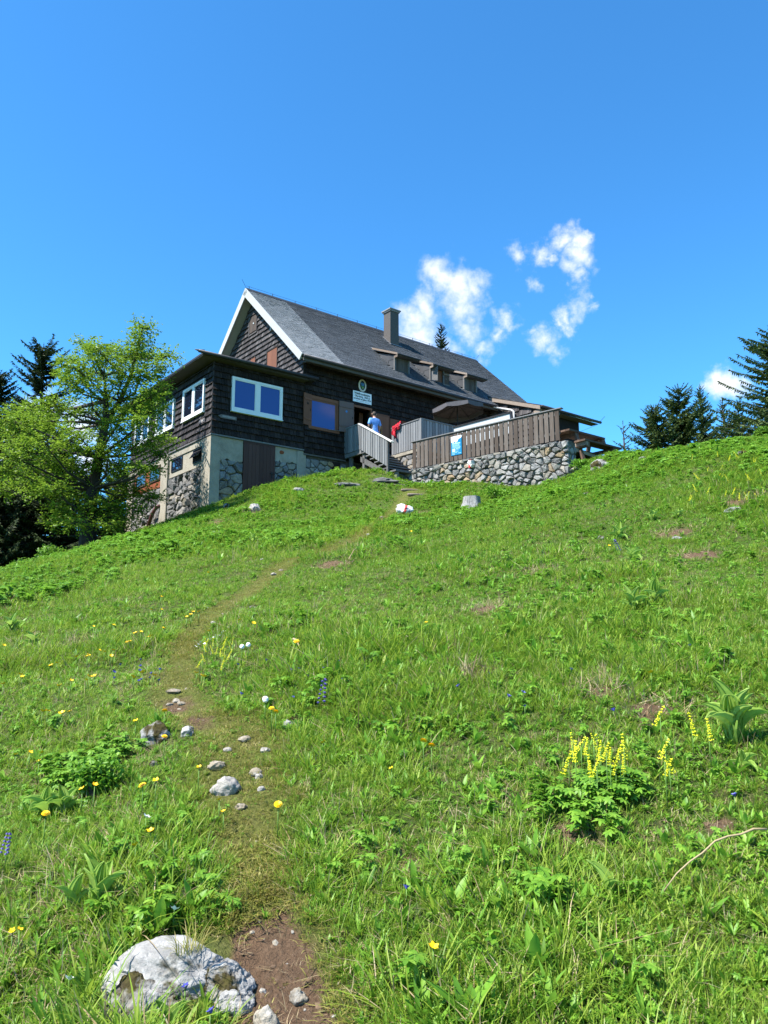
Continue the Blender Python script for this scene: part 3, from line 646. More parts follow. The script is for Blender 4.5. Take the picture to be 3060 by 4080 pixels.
# side wing on the right end, running out from the front
wr = MB().hexa([(15.1, -3.39, 3.10), (19.53, -3.39, 3.10), (19.53, .35, 4.48), (15.1, .35, 4.48), (15.1, -3.39, 3.21), (19.53, -3.39, 3.21), (19.53, .35, 4.60), (15.1, .35, 4.60)])
hp('wing_roof', wr, M['gutter'])
hp('wing_bargeboard', MB().hexa([(15.05, -3.36, 2.99), (15.09, -3.36, 2.99), (15.09, .10, 4.27), (15.05, .10, 4.27), (15.05, -3.36, 3.17), (15.09, -3.36, 3.17), (15.09, .10, 4.44), (15.05, .10, 4.44)]), M['raw_wood'])
hp('wing_wall', MB().prism([(15.2, -2.95, -1.5), (15.2, 0, -1.5), (15.2, 0, 4.2), (15.2, -2.95, 3.12)], (3.3, 0, 0)), M['core'])
hp('wing_soffit', MB().box(15.12, 19.5, -3.36, -2.97, 3.02, 3.06), M['soffit'])
hp('wing_gutter', MB().tube([(15.05, -3.46, 3.12), (19.62, -3.46, 3.12)], .07, 8), M['gutter'], None, True)
hp('wing_rafter_end', MB().box(15.12, 15.28, -3.28, -2.9, 2.86, 3.02), M['raw_wood'])
b = MB(); b.tube([(19.45, -3.5, 3.1), (19.8, -3.6, 3.45)], .01, 4); b.tube([(19.5, -3.46, 3.02), (18.6, -3.0, 2.6)], .008, 4); hp('wire', b, M['iron'])
hp('rainwater_pipe', MB().tube([(14.7, -.68, 3.70), (15.0, -.75, 3.66), (15.0, -1.6, 3.36), (15.0, -1.75, 3.25), (15.0, -1.78, 2.0)], .055, 8), M['pipe_grey'], None, True)

# ---- windows
def casement(axis, s0, s1, z0, z1, off, pane, name='window', cut=.5, bar=.07, parent=None, fm=None):
    """white two-light window; axis 'f' in the front plane (s = u), 'l' in the left plane (s = v); off = how far the plane lies out"""
    fm = fm or M['white_frame']
    def bx(m_, a, b_, c, d, o0, o1):
        if axis == 'f': m_.box(a, b_, off - o1, off - o0, c, d)
        else: m_.box(off - o1, off - o0, a, b_, c, d)
        return m_
    m_ = MB()
    bx(m_, s0, s1, z0, z0 + .13, -.02, .085); bx(m_, s0, s1, z1 - .09, z1, -.02, .07); bx(m_, s0, s0 + .09, z0 + .13, z1 - .09, -.02, .07); bx(m_, s1 - .09, s1, z0 + .13, z1 - .09, -.02, .07)
    c = s0 + (s1 - s0) * cut
    bx(m_, c - .085, c + .085, z0 + .13, z1 - .09, -.02, .066)
    w = hp(name, m_, fm, parent)
    for a, b_ in ((s0 + .09, c - .085), (c + .085, s1 - .09)):
        q = MB(); bx(q, a, b_, z0 + .13, z0 + .175, .0, .052); bx(q, a, b_, z1 - .13, z1 - .09, .0, .052); bx(q, a, a + .04, z0 + .175, z1 - .13, .0, .052); bx(q, b_ - .04, b_, z0 + .175, z1 - .13, .0, .052)
        hp('sash', q, fm, w)
        p = MB(); bx(p, a + .04, b_ - .04, z0 + .175, z1 - .13, .0, .03); hp('pane', p, pane, w)
    q = MB(); bx(q, s0 - .02, s1 + .02, z0 - .03, z0 - .002, -.02, .11); hp('sill', q, fm, w)
    return w
casement('f', .76, 3.02, 1.02, 2.41, -.01, M['pane_blind'])
casement('l', .67, 2.69, 1.0, 2.35, -.01, M['pane'])
casement('l', 3.60, 5.53, 1.0, 2.27, -.01, M['pane'])
casement('l', 6.35, 8.1, 1.0, 2.25, -.01, M['pane'])
# wooden window with shutters
m_ = MB().box(4.33, 5.80, -.05, .0, 2.26, 2.39).box(4.28, 5.83, -.08, .0, .93, 1.05).box(4.33, 4.44, -.05, 0, 1.05, 2.26).box(5.68, 5.80, -.05, 0, 1.05, 2.26)
w = hp('window', m_, M['shutter_brown']); w['label'] = 'brown framed window between open shutters'
hp('pane', MB().box(4.44, 5.62, -.03, -.004, 1.06, 2.16), M['pane_blind'], w); hp('frame', MB().box(4.44, 5.68, -.035, -.002, 2.16, 2.26).box(5.62, 5.68, -.035, -.002, 1.05, 2.16), M['shutter_brown'], w)
def shutter(pts, m, nm='shutter'):
    """pts: two floor-plan points (u, v) of the leaf"""
    (ua, va), (ub, vb) = pts; z0, z1 = 1.05, 2.40
    d = Vector((ub - ua, vb - va, 0)).normalized(); nrm = Vector((d.y, -d.x, 0)) * .035
    def leaf(a, b_, c, e, t0, t1):
        p = lambda s, z, t: (ua + d.x * s + nrm.x / .035 * t, va + d.y * s + nrm.y / .035 * t, z)
        return MB().hexa([p(a, c, t0), p(b_, c, t0), p(b_, c, t1), p(a, c, t1), p(a, e, t0), p(b_, e, t0), p(b_, e, t1), p(a, e, t1)])
    Lw = math.hypot(ub - ua, vb - va)
    s = hp(nm, leaf(0, Lw, z0, z1, 0, .035), m)
    for zz in (z0 + .22, z1 - .27): hp('batten', leaf(.02, Lw - .02, zz, zz + .07, .035, .058), m, s)
    c = Lw / 2; dm = MB(); p = lambda a, z, t: (ua + d.x * a + nrm.x / .035 * t, va + d.y * a + nrm.y / .035 * t, z)
    hole = [p(c, z1 - .50, .036), p(c + .06, z1 - .43, .036), p(c, z1 - .36, .036), p(c - .06, z1 - .43, .036)]
    dm.prism(hole, nrm * .06); hp('cut_out', dm, M['emblem_blue'] if m is M['shutter_faded'] else M['interior'], s)
    hp('latch', leaf(Lw - .07, Lw - .05, z0 + .62, z0 + .72, .036, .055), M['iron'], s)
    return s
shutter(((3.99, -.10), (4.42, -.03)), M['shutter_brown'])
shutter(((5.80, -.07), (6.50, -.16)), M['shutter_faded'])
hp('stay_rod', MB().tube([(5.25, -.10, 1.02), (5.85, -.12, 1.06)], .012, 6), M['metal'])
# entrance
m_ = MB().box(6.55, 6.62, -.05, .1, .10, 2.30).box(7.52, 7.60, -.05, .1, .10, 2.30).box(6.55, 7.60, -.06, .1, 2.30, 2.40); hp('door_frame', m_, M['shutter_brown'])
dr = hp('door', MB().box(7.62, 8.55, -.11, -.065, .12, 2.22), M['shutter_brown']); dr['label'] = 'brown door leaf folded back against the wall'
hp('door_panel', MB().box(7.70, 8.47, -.122, -.111, .95, 2.12).box(7.70, 8.47, -.122, -.111, .22, .85), M['shutter_brown'], dr); hp('handle', MB().box(8.44, 8.46, -.15, -.123, 1.05, 1.22), M['iron'], dr)
hp('inner_door', MB().box(7.30, 7.50, .5, .55, .1, 2.3), M['shutter_brown'])
w = hp('window', MB().box(SIDEWIN[0] - .06, SIDEWIN[1] + .06, -.05, .03, SIDEWIN[3], SIDEWIN[3] + .09).box(SIDEWIN[0] - .06, SIDEWIN[1] + .06, -.07, .03, SIDEWIN[2] - .09, SIDEWIN[2]).box(SIDEWIN[1], SIDEWIN[1] + .06, -.05, .03, SIDEWIN[2], SIDEWIN[3]).box(SIDEWIN[0] - .06, SIDEWIN[0], -.05, .03, SIDEWIN[2], SIDEWIN[3]), M['shutter_brown'])
hp('pane', MB().box(SIDEWIN[0], SIDEWIN[1], .08, .1, SIDEWIN[2], SIDEWIN[3]), M['pane'], w)
hp('shutter', MB().box(8.60, 8.97, -.10, -.065, 1.0, 2.12), M['shutter_brown'])
# gable hatches
h_ = hp('hatch', MB().box(4.0, 4.035, 4.2, 4.86, 6.58, 7.36), M['plank_brown']); hp('hatch_frame', MB().box(3.985, 4.04, 4.13, 4.19, 6.5, 7.45).box(3.985, 4.04, 4.87, 4.93, 6.5, 7.45).box(3.98, 4.04, 4.13, 4.93, 6.44, 6.51).box(3.985, 4.04, 4.13, 4.93, 7.42, 7.48).box(3.99, 4.0, 4.51, 4.55, 6.58, 7.36), M['shingle_grey'], h_); hp('knob', MB().box(3.965, 3.999, 4.40, 4.46, 6.93, 6.99), M['white_frame'], h_)
h_ = hp('shutter', MB().box(3.985, 4.03, 2.62, 3.03, 3.9, 5.08).box(3.985, 4.03, 2.2, 2.61, 3.9, 5.08), M['shutter_brown']); h_['label'] = 'closed brown board shutter in the gable'
hp('hatch_frame', MB().box(3.975, 4.04, 2.12, 2.18, 3.8, 5.16).box(3.975, 4.04, 3.05, 3.11, 3.8, 5.16).box(3.97, 4.04, 2.12, 3.11, 5.10, 5.17), M['core'], h_)
h_ = hp('shutter', MB().box(3.985, 4.03, 4.2, 4.62, 4.2, 5.22), M['shutter_brown'])
hp('gable_bracket', MB().box(3.9, 4.0, 2.62, 2.72, 6.0, 6.16), M['barge'])

# ---- shingles
def shingle_list(s0, s1, z0, z1, holes, row=.247, zoff=0, clip=None):
    out = []; z = z0; k = 0
    while z < z1 - .03:
        h = min(row, z1 - z); s = s0 - (k % 2) * .05
        while s < s1 - .02:
            w = rnd.choice([.09, .11, .13, .15, .17, .20]) * rnd.uniform(.92, 1.1); a = max(s, s0); e = min(s + w, s1)
            if s1 - e < .05: e = s1
            s = s + w if e < s1 else s1
            if e - a < .02: continue
            if clip and not clip((a + e) / 2, z + h * .5): continue
            zz0, zz1 = z, z + h; hit = False
            for (a0, a1, b0, b1) in holes:
                if (a + e) / 2 > a0 and (a + e) / 2 < a1 and zz1 > b0 + .01 and zz0 < b1 - .01:
                    if zz0 < b0 - .05: zz1 = b0
                    elif zz1 > b1 + .05: zz0 = b1
                    else: hit = True
            if hit: continue
            out.append((a, e, zz0, zz1, z + h >= z1 - .05))
        z += h; k += 1
    return out
def shingle_pts(axis, plane, a, e, z0, z1):
    """eight corners; leans so that the lower edge stands proud"""
    g = .006; t = rnd.uniform(.034, .048); dz = rnd.uniform(-.008, .006); top = z1 + .03
    lo, hi = plane - .012 - t * 1.5, plane - .002; f = lambda s, o, z: (s, o, z) if axis == 'f' else (o, s, z)
    a += g; e -= g; dz2 = dz + rnd.uniform(-.006, .006); lean = rnd.uniform(-.003, .003)
    lo -= .012
    return [f(a, lo, z0 + dz), f(e, lo + lean, z0 + dz2), f(e, plane - .004, z0 + dz2), f(a, plane - .004, z0 + dz), f(a, plane - .010, top), f(e, plane - .010, top), f(e, hi + .004, top), f(a, hi + .004, top)]
walls = []
front_holes = [(.72, 3.06, .96, 2.43)]
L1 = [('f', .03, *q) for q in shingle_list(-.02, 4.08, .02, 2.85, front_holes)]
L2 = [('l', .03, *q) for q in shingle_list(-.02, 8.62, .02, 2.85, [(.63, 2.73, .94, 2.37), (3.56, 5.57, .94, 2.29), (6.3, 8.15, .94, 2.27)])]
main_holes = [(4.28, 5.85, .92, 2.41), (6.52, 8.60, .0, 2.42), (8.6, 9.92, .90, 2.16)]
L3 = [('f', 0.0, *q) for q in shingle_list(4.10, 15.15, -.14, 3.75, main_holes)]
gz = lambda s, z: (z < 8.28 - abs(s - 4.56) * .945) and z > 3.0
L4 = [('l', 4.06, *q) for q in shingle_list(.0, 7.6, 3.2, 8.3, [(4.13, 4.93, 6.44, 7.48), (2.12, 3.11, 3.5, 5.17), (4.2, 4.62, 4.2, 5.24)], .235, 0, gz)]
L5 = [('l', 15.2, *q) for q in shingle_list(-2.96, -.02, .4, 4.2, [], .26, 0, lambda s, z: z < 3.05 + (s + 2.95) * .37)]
def centre(q): return W((q[2] + q[3]) / 2, .03, (q[4] + q[5]) / 2) if q[0] == 'f' else W(q[1], (q[2] + q[3]) / 2, (q[4] + q[5]) / 2)
def emit(L, mk, singles):
    b = MB()
    for i, q in enumerate(L):
        P = shingle_pts(*q[:6])
        if i in singles: hp('shingle', MB().hexa(P), M[mk])
        else: b.hexa(P)
    return b
order = sorted([(np.linalg.norm(centre(q) - CAMP), 0, i) for i, q in enumerate(L1)] + [(np.linalg.norm(centre(q) - CAMP) + (0 if q[3] < 3.4 else 9), 1, i) for i, q in enumerate(L2)])[:300]
s1_ = {i for d, k, i in order if k == 0}; s2_ = {i for d, k, i in order if k == 1}
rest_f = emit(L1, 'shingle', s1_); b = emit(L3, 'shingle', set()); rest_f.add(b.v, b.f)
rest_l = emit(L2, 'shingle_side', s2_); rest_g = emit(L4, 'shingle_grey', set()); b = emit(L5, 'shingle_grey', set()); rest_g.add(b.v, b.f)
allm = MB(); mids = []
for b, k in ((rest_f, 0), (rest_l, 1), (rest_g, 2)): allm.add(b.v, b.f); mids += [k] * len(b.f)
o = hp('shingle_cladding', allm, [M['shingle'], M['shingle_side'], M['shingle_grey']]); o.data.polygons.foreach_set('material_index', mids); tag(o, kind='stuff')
hp('corner_board', MB().box(-.03, .012, -.03, .012, .0, 2.86), M['shingle_side'])
hp('drip_board', MB().box(-.05, 4.10, -.055, .06, -.06, .0).box(-.05, .06, .06, 8.62, -.06, .0).box(4.10, 6.2, -.05, .02, -.22, -.15), M['beam_grey'])

# ---- stone base: concrete posts, plaster panels, stones, cellar door
def poly_clip(poly, nx, ny, c):
    out = []
    for i in range(len(poly)):
        a = poly[i]; b = poly[(i + 1) % len(poly)]; da = a[0] * nx + a[1] * ny - c; db = b[0] * nx + b[1] * ny - c
        if da <= 0: out.append(a)
        if (da < 0 < db) or (db < 0 < da):
            t = da / (da - db); out.append((a[0] + (b[0] - a[0]) * t, a[1] + (b[1] - a[1]) * t))
    return out
def stone_cells(s0, s1, z0, z1, size, asp=1.35):
    """irregular stones that fill a rectangle"""
    pts = []; nz = max(1, round((z1 - z0) / size)); dz = (z1 - z0) / nz
    for i in range(nz):
        ns = max(1, round((s1 - s0) / (size * asp))); ds = (s1 - s0) / ns; sh = rnd.uniform(-.5, .5) * ds
        for j in range(-1, ns + 2):
            s = s0 + (j + .5) * ds + sh + rnd.uniform(-.47, .47) * ds; z = z0 + (i + .5) * dz + rnd.uniform(-.45, .45) * dz
            if rnd.random() < .12: continue
            if s0 - ds * .2 < s < s1 + ds * .2: pts.append((s, z))
    cells = []
    for a in pts:
        poly = [(s0, z0), (s1, z0), (s1, z1), (s0, z1)]
        for b in pts:
            if b is a or abs(b[0] - a[0]) > size * 4 or abs(b[1] - a[1]) > size * 3: continue
            nx, ny = (b[0] - a[0]) / asp ** .5, (b[1] - a[1]) * asp ** .5; mx, my = (a[0] + b[0]) / 2, (a[1] + b[1]) / 2
            poly = poly_clip(poly, nx, ny, mx * nx + my * ny)
            if len(poly) < 3: break
        if len(poly) >= 3: cells.append(poly)
    return cells
def stone_mesh(poly, place, joint=.009, depth=.06):
    """place(s, z, out) -> 3d point; returns an MB or None"""
    cx = sum(p[0] for p in poly) / len(poly); cz = sum(p[1] for p in poly) / len(poly)
    ch = []
    for i in range(len(poly)):                                     # cut the corners
        a = poly[i]; b = poly[(i + 1) % len(poly)]
        if math.dist(a, b) < .02: ch.append(((a[0] + b[0]) / 2, (a[1] + b[1]) / 2)); continue
        for t in (.14, .86): ch.append((a[0] + (b[0] - a[0]) * t, a[1] + (b[1] - a[1]) * t))
    rmin = min(math.dist((cx, cz), p) for p in ch)
    if rmin < .03 or len(ch) < 4: return None
    sh = 1 - joint / rmin; dep = depth * rnd.uniform(.5, 1.6); m = MB(); n = len(ch); j = rmin * .10
    A = [(cx + (p[0] - cx) * sh + rnd.uniform(-j, j), cz + (p[1] - cz) * sh + rnd.uniform(-j, j)) for p in ch]
    fr = rnd.uniform(.70, .86); tilt = (rnd.uniform(-.8, .8), rnd.uniform(-.7, .5))
    ring0 = [place(a[0], a[1], -.05) for a in A]
    ring1 = [place(cx + (a[0] - cx) * .97, cz + (a[1] - cz) * .97, dep * .45 * rnd.uniform(.6, 1.2)) for a in A]
    ring2 = [place(cx + (a[0] - cx) * fr * rnd.uniform(.85, 1.1), cz + (a[1] - cz) * fr * rnd.uniform(.85, 1.1), dep * rnd.uniform(.8, 1.15) + (a[0] - cx) * tilt[0] * .4 + (a[1] - cz) * tilt[1] * .4) for a in A]
    c = place(cx, cz, dep * 1.08)
    fs = []
    for k in range(n):
        q = (k + 1) % n; fs += [(k, q, q + n, k + n), (n + k, n + q, 2 * n + q, 2 * n + k), (2 * n + k, 2 * n + q, 3 * n)]
    return m.add(ring0 + ring1 + ring2 + [c], fs)
def emit_stones(parent, cells, place, mats, name='stone', joint=.009, depth=.06, keep=None):
    for poly in cells:
        if keep and not keep(sum(p[0] for p in poly) / len(poly), sum(p[1] for p in poly) / len(poly)): continue
        m = stone_mesh(poly, place, joint, depth)
        if m: part(parent, name, m, rnd.choice(mats))
FP = lambda s, z, o: (s, .06 - o, z); LP = lambda s, z, o: (.08 - o, s, z)
emit_stones(HUT, stone_cells(.38, 1.38, -2.75, -.92, .26), FP, [M['stone']])
emit_stones(HUT, stone_cells(2.76, 3.80, -2.1, -.66, .20), FP, [M['stone']])
emit_stones(HUT, stone_cells(4.2, 6.3, -1.75, -.32, .21), lambda s, z, o: (s, .05 - o * .6, z), [M['rubble'], M['rubble'], M['stone']], joint=.012, keep=lambda s, z: not (5.55 < s < 5.95 and -.68 < z))
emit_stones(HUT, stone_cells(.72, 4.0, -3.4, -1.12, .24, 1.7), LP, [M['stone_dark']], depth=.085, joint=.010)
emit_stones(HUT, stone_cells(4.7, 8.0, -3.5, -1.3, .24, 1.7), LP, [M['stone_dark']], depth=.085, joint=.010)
def panel(x0, x1, y0, y1, z0, z1): return MB().box(x0, x1, y0, y1, z0, z1)
hp('concrete_post', MB().box(-.02, .38, -.02, .72, -3.6, -.08, .012), M['plaster'])
hp('concrete_post', MB().box(-.05, .2, 3.98, 4.70, -3.6, -.08, .012), M['plaster'])
hp('concrete_post', MB().box(-.05, .2, 7.98, 8.75, -3.6, -.08, .012), M['plaster'])
hp('concrete_post', MB().box(3.80, 4.22, -.005, .3, -3.2, -.08, .01), M['plaster'])
hp('concrete_beam', MB().box(-.005, .2, .72, 7.98, -.32, -.065), M['plaster'])
def ragged(u0, u1, ztop, zbot):
    poly = [(u0, .03, ztop), (u1, .03, ztop)]; n = 9
    for i in range(n + 1): poly.append((u1 + (u0 - u1) * i / n, .03, zbot + rnd.uniform(-.12, .10)))
    return MB().prism(poly, (0, .1, 0))
hp('plaster_panel', ragged(.36, 1.36, -.065, -.95), M['plaster']); hp('plaster_panel', ragged(2.77, 3.82, -.065, -.68), M['plaster'])
hp('plaster_panel', MB().box(.03, .15, .70, 3.99, -1.10, -.32), M['plaster'])
hp('vent_brick', MB().tube([(3.06, .035, -.27), (3.06, .01, -.27)], .075, 10).tube([(3.12, .035, -.27), (3.12, .012, -.27)], .07, 10), M['brick'])
cd = hp('cellar_door', MB().box(1.37, 2.76, -.0, .08, -2.9, -.065), M['door_dark']); cd['label'] = 'dark brown wooden cellar door'
for i in range(8):
    x = 1.42 + i * .162; hp('board', MB().box(x + .003, x + .158, -.018, -.002, -2.88, -.14), M['door_dark'], cd)
hp('door_rim', MB().box(1.37, 2.76, -.03, -.001, -.14, -.068).box(2.715, 2.76, -.03, -.001, -2.88, -.14).box(1.37, 1.418, -.03, -.001, -2.88, -.14), M['door_dark'], cd)
hp('handle', MB().box(2.55, 2.68, -.07, -.03, -1.24, -1.215).box(2.6, 2.66, -.035, -.018, -1.42, -1.14), M['iron'], cd)
w = hp('cellar_window', MB().box(.0, .04, 2.62, 3.74, -.90, -.84).box(.0, .04, 2.62, 3.74, -.40, -.34).box(0, .04, 2.62, 2.68, -.84, -.40).box(0, .04, 3.68, 3.74, -.84, -.40).box(.005, .035, 2.98, 3.01, -.84, -.40).box(.005, .035, 3.33, 3.36, -.84, -.40), M['iron'])
hp('pane', MB().box(.022, .029, 2.68, 3.68, -.84, -.40), M['pane'], w)
w = hp('cellar_window', MB().box(.0, .03, .80, 1.62, -.90, -.86).box(.0, .03, .80, 1.62, -.40, -.36).box(0, .03, .80, .84, -.86, -.40).box(0, .03, 1.58, 1.62, -.86, -.40), M['iron'])
hp('pane', MB().hexa([(-.16, .84, -.72), (-.16, 1.6, -.72), (-.14, 1.6, -.72), (-.14, .84, -.72), (.02, .84, -.42), (.02, 1.6, -.42), (.04, 1.6, -.42), (.04, .84, -.42)]), M['pane'], w); hp('opening', MB().box(.02, .028, .84, 1.58, -.86, -.40), M['interior'], w)
hp('brick_infill', MB().box(.04, .15, 4.70, 7.98, -1.30, -.32), M['brick'])
for a in (4.95, 6.6):
    w = hp('cellar_window', MB().box(.0, .045, a, a + 1.2, -.98, -.90).box(0, .045, a, a + 1.2, -.44, -.36).box(0, .045, a, a + .07, -.9, -.44).box(0, .045, a + 1.13, a + 1.2, -.9, -.44), M['table_wood']); hp('pane', MB().box(.02, .03, a + .07, a + 1.13, -.9, -.44), M['pane'], w)
hp('base_vent', MB().box(5.55, 5.95, .02, .062, -.66, -.30), M['interior'])
hp('drain_pipe', MB().tube([(-.05, 4.62, -2.15), (-.16, 4.70, -2.20), (-.24, 4.98, -2.5), (-.30, 5.45, -3.35)], [.05, .075, .075, .075], 9), M['pipe_brown'], None, True)
hp('iron_bar', MB().tube([(-.06, 1.2, -1.72), (-.06, 2.15, -1.72)], .02, 6), M['metal'])

# ------------------------------------------------------------------ lettering and signs
def text_mesh(txt, size, spacing=1.0):
    c = bpy.data.curves.new('text', 'FONT'); c.body = txt; c.size = size; c.extrude = .0012; c.space_character = spacing; c.align_x = 'CENTER'; c.align_y = 'CENTER'; c.resolution_u = 3
    o = bpy.data.objects.new('text', c); me = bpy.data.meshes.new_from_object(o); bpy.data.objects.remove(o); bpy.data.curves.remove(c); return me
def letters(parent, name, txt, size, m, x, y, z, wide=None, rot=(PI / 2, 0, 0), bold=0):
    """text in the x-z plane of its parent, facing -y"""
    me = text_mesh(txt, size); me.materials.append(m); o = link(name, me, parent, (x, y, z), rot)
    if wide:
        xs = [v.co.x for v in me.vertices]; o.scale = (wide / (max(xs) - min(xs)), 1, 1)
    return o
# the name board above the entrance
t = hthing('name_sign', 'white name board with black lettering above the entrance of the hut', 'sign', (7.02, -.10, 2.77))
part(t, 'board', MB().box(6.52, 7.53, -.10, -.07, 2.53, 3.02), M['white_sign'])
part(t, 'board_edge', MB().box(6.49, 7.56, -.095, -.072, 2.50, 2.529).box(6.49, 7.56, -.095, -.072, 3.021, 3.05).box(6.49, 6.519, -.095, -.072, 2.53, 3.02).box(7.531, 7.56, -.095, -.072, 2.53, 3.02), M['ink'])
for txt, sz, z, w in (('Waldfreundehütte', .155, .150, .86), ('Obersberg  1464 m', .135, .030, .82), ('errichtet im Jahre 1924', .13, -.085, .94)):
    for dx in (-.003, .003): letters(t, 'lettering', txt, sz, M['ink'], dx, -.0025 - dx * .2, z, w)
for a, b_ in ((-.34, -.20), (-.16, .08), (.13, .36)): link('small_print', MB().box(a, b_, -.002, 0, -.192, -.178).mesh('small_print', M['grey_ink']), t)
# oval emblem
t = hthing('oval_emblem', 'oval club emblem with cream rim and mountain picture above the name board', 'emblem', (7.03, -.10, 3.335))
def disc(cx, cz, rx, rz, y0, y1, n=28): return MB().prism([(cx + rx * math.cos(2 * PI * k / n), y1, cz + rz * math.sin(2 * PI * k / n)) for k in range(n)], (0, y0 - y1, 0))
for nm, rx, rz, y0, y1, m in (('rim', .205, .282, -.10, -.06, 'sign_cream'), ('field', .138, .212, -.106, -.101, 'emblem_dark')): part(t, nm, disc(7.03, 3.335, rx, rz, y0, y1), M[m])
part(t, 'sky_shape', MB().prism([(6.92, -.107, 3.43), (6.98, -.107, 3.46), (7.04, -.107, 3.44), (7.13, -.107, 3.45), (7.12, -.107, 3.36), (7.06, -.107, 3.30), (6.95, -.107, 3.34)], (0, -.003, 0)), M['emblem_blue'])
part(t, 'meadow_shape', MB().prism([(6.95, -.107, 3.33), (7.06, -.107, 3.29), (7.11, -.107, 3.34), (7.10, -.107, 3.22), (7.03, -.107, 3.17), (6.97, -.107, 3.22)], (0, -.0045, 0)), M['emblem_green'])
part(t, 'path_shape', MB().prism([(7.03, -.112, 3.26), (7.07, -.112, 3.24), (7.06, -.112, 3.19), (7.02, -.112, 3.2)], (0, -.002, 0)), M['emblem_yellow'])
for k in range(30):                                                # worn letters round the rim
    a = 2 * PI * (k + .5) / 30
    if k % 7 == 3: continue
    x, z = 7.03 + .172 * math.cos(a), 3.335 + .247 * math.sin(a)
    part(t, 'rim_mark', MB().beam((x - .012 * math.cos(a), -.1015, z - .016 * math.sin(a)), (x + .012 * math.cos(a), -.1015, z + .016 * math.sin(a)), .013 + .006 * (k % 3), .002, (0, 1, 0)), M['grey_ink'])
# arrow boards low on the annex
t = hthing('arrow_sign', 'weathered wooden arrow board with carved letters under the white front window', 'sign', (.62, -.06, .72))
part(t, 'board', MB().prism([(.22, -.06, .725), (.36, -.06, .655), (1.00, -.06, .66), (1.00, -.06, .80), (.36, -.06, .80)], (0, .025, 0)), M['sign_wood'])
letters(t, 'lettering', 'WINTERRAUM', .105, M['carved'], .05, -.0035, .008, .54)
t = hthing('arrow_sign', 'weathered wooden arrow board on the side wall next to the corner of the annex', 'sign', (-.05, .75, .66))
part(t, 'board', MB().prism([(-.06, .52, .72), (-.06, 1.02, .74), (-.06, 1.08, .66), (-.06, 1.0, .58), (-.06, .52, .56)], (.03, 0, 0)), M['sign_wood'])
for k in range(5): part(t, 'carved_mark', MB().box(-.0645, -.061, .60 + k * .075, .64 + k * .075, .62, .68), M['carved'])

# ------------------------------------------------------------------ stairs, landing, railing
S = hthing('entrance_stairs', 'grey wooden stairs with board railing leading up to the entrance', 'stairs', (6.9, -1.5, -1.3))
for i in range(8): part(S, 'landing_board', MB().box(6.16, 7.72, -.01 - (i + 1) * .150, -.016 - i * .150, .07, .115, .003), M['beam_grey'])
part(S, 'landing_beam', MB().box(6.13, 6.25, -1.24, .0, -.10, .066).box(6.25, 7.7, -1.24, -1.12, -.12, .066), M['beam_grey'])
for i in range(6):
    v = -1.24 - i * .29; z = -.06 - i * .185; part(S, 'tread', MB().box(6.14, 7.70, v - .30, v - .01, z - .045, z, .003), M['cap_dark'])
part(S, 'bottom_step', MB().box(6.22, 8.05, -3.40, -3.05, -1.20, -1.13, .003), M['cap_dark'])
part(S, 'stringer', MB().hexa([(6.2, -1.10, -.42), (6.27, -1.10, -.42), (6.27, -3.02, -1.40), (6.2, -3.02, -1.40), (6.2, -1.10, -.20), (6.27, -1.10, -.20), (6.27, -3.02, -1.18), (6.2, -3.02, -1.18)]), M['beam_grey'])
for v, z0 in ((-.28, -1.15), (-1.24, -1.25)): part(S, 'post', MB().box(6.2, 6.33, v - .14, v, z0, -.10), M['beam_grey'])
part(S, 'post', MB().box(6.3, 6.42, -3.36, -3.22, -1.65, -1.2), M['beam_grey']); part(S, 'post', MB().box(6.13, 6.2, -3.02, -2.92, -1.3, .1), M['beam_grey'])
ztop = lambda v: 1.17 if v > -1.13 else 1.17 - (-1.13 - v) * .557
zbot = lambda v: .09 if v > -1.13 else .12 - (-1.13 - v) * .579
for i in range(19):
    v1 = -.02 - i * .157; v0 = v1 - .122
    if v0 < -3.02: break
    p = lambda v, z, u: (u, v, z); uo, ui = 6.115 + rnd.uniform(-.004, .004), 6.14
    part(S, 'plank', MB().hexa([p(v0, zbot(v0), uo), p(v0, zbot(v0), ui), p(v1, zbot(v1), ui), p(v1, zbot(v1), uo), p(v0, ztop(v0), uo), p(v0, ztop(v0), ui), p(v1, ztop(v1), ui), p(v1, ztop(v1), uo)]), M['plank_grey'])
part(S, 'handrail', MB().beam((6.15, -.02, 1.20), (6.15, -1.10, 1.20), .10, .045), M['plank_grey'])
part(S, 'handrail', MB().beam((6.16, -1.08, 1.205), (6.16, -3.28, -.02), .15, .05), M['rail_cap'])
part(S, 'rail_batten', MB().beam((6.155, -1.13, .95), (6.155, -2.98, -.09), .03, .08), M['beam_grey'])
S['material'] = 'wood'; del S['material']

# ------------------------------------------------------------------ upper terrace with its grey fence
o = link('terrace_floor', MB().box(7.72, 15.15, -3.30, -.03, -.12, .015).mesh('terrace_floor', M['plaster'], False, (11, -1.6, 0)), None, W(11, -1.6, 0), (0, 0, HROT)); tag(o, kind='structure')
o = link('terrace_floor', MB().prism([(7.35, -3.4, -1.22), (8.30, -9.95, -1.22), (12.5, -9.3, -1.22), (15.1, -6.0, -1.22), (15.1, -3.4, -1.22)], (0, 0, .12)).mesh('terrace_floor', M['plaster'], False, (11, -6, -1.2)), None, W(11, -6, -1.2), (0, 0, HROT)); tag(o, kind='structure')
RW = hthing('side_wall', 'short dry stone wall beside the stairs under the grey fence', 'wall', (7.8, -2.3, -1.6))
part(RW, 'core', MB().box(7.78, 8.1, -3.32, -.1, -2.2, -.125), M['mortar'])
part(RW, 'coping', MB().box(7.68, 8.0, -3.34, -1.25, -.115, .02), M['plaster'])
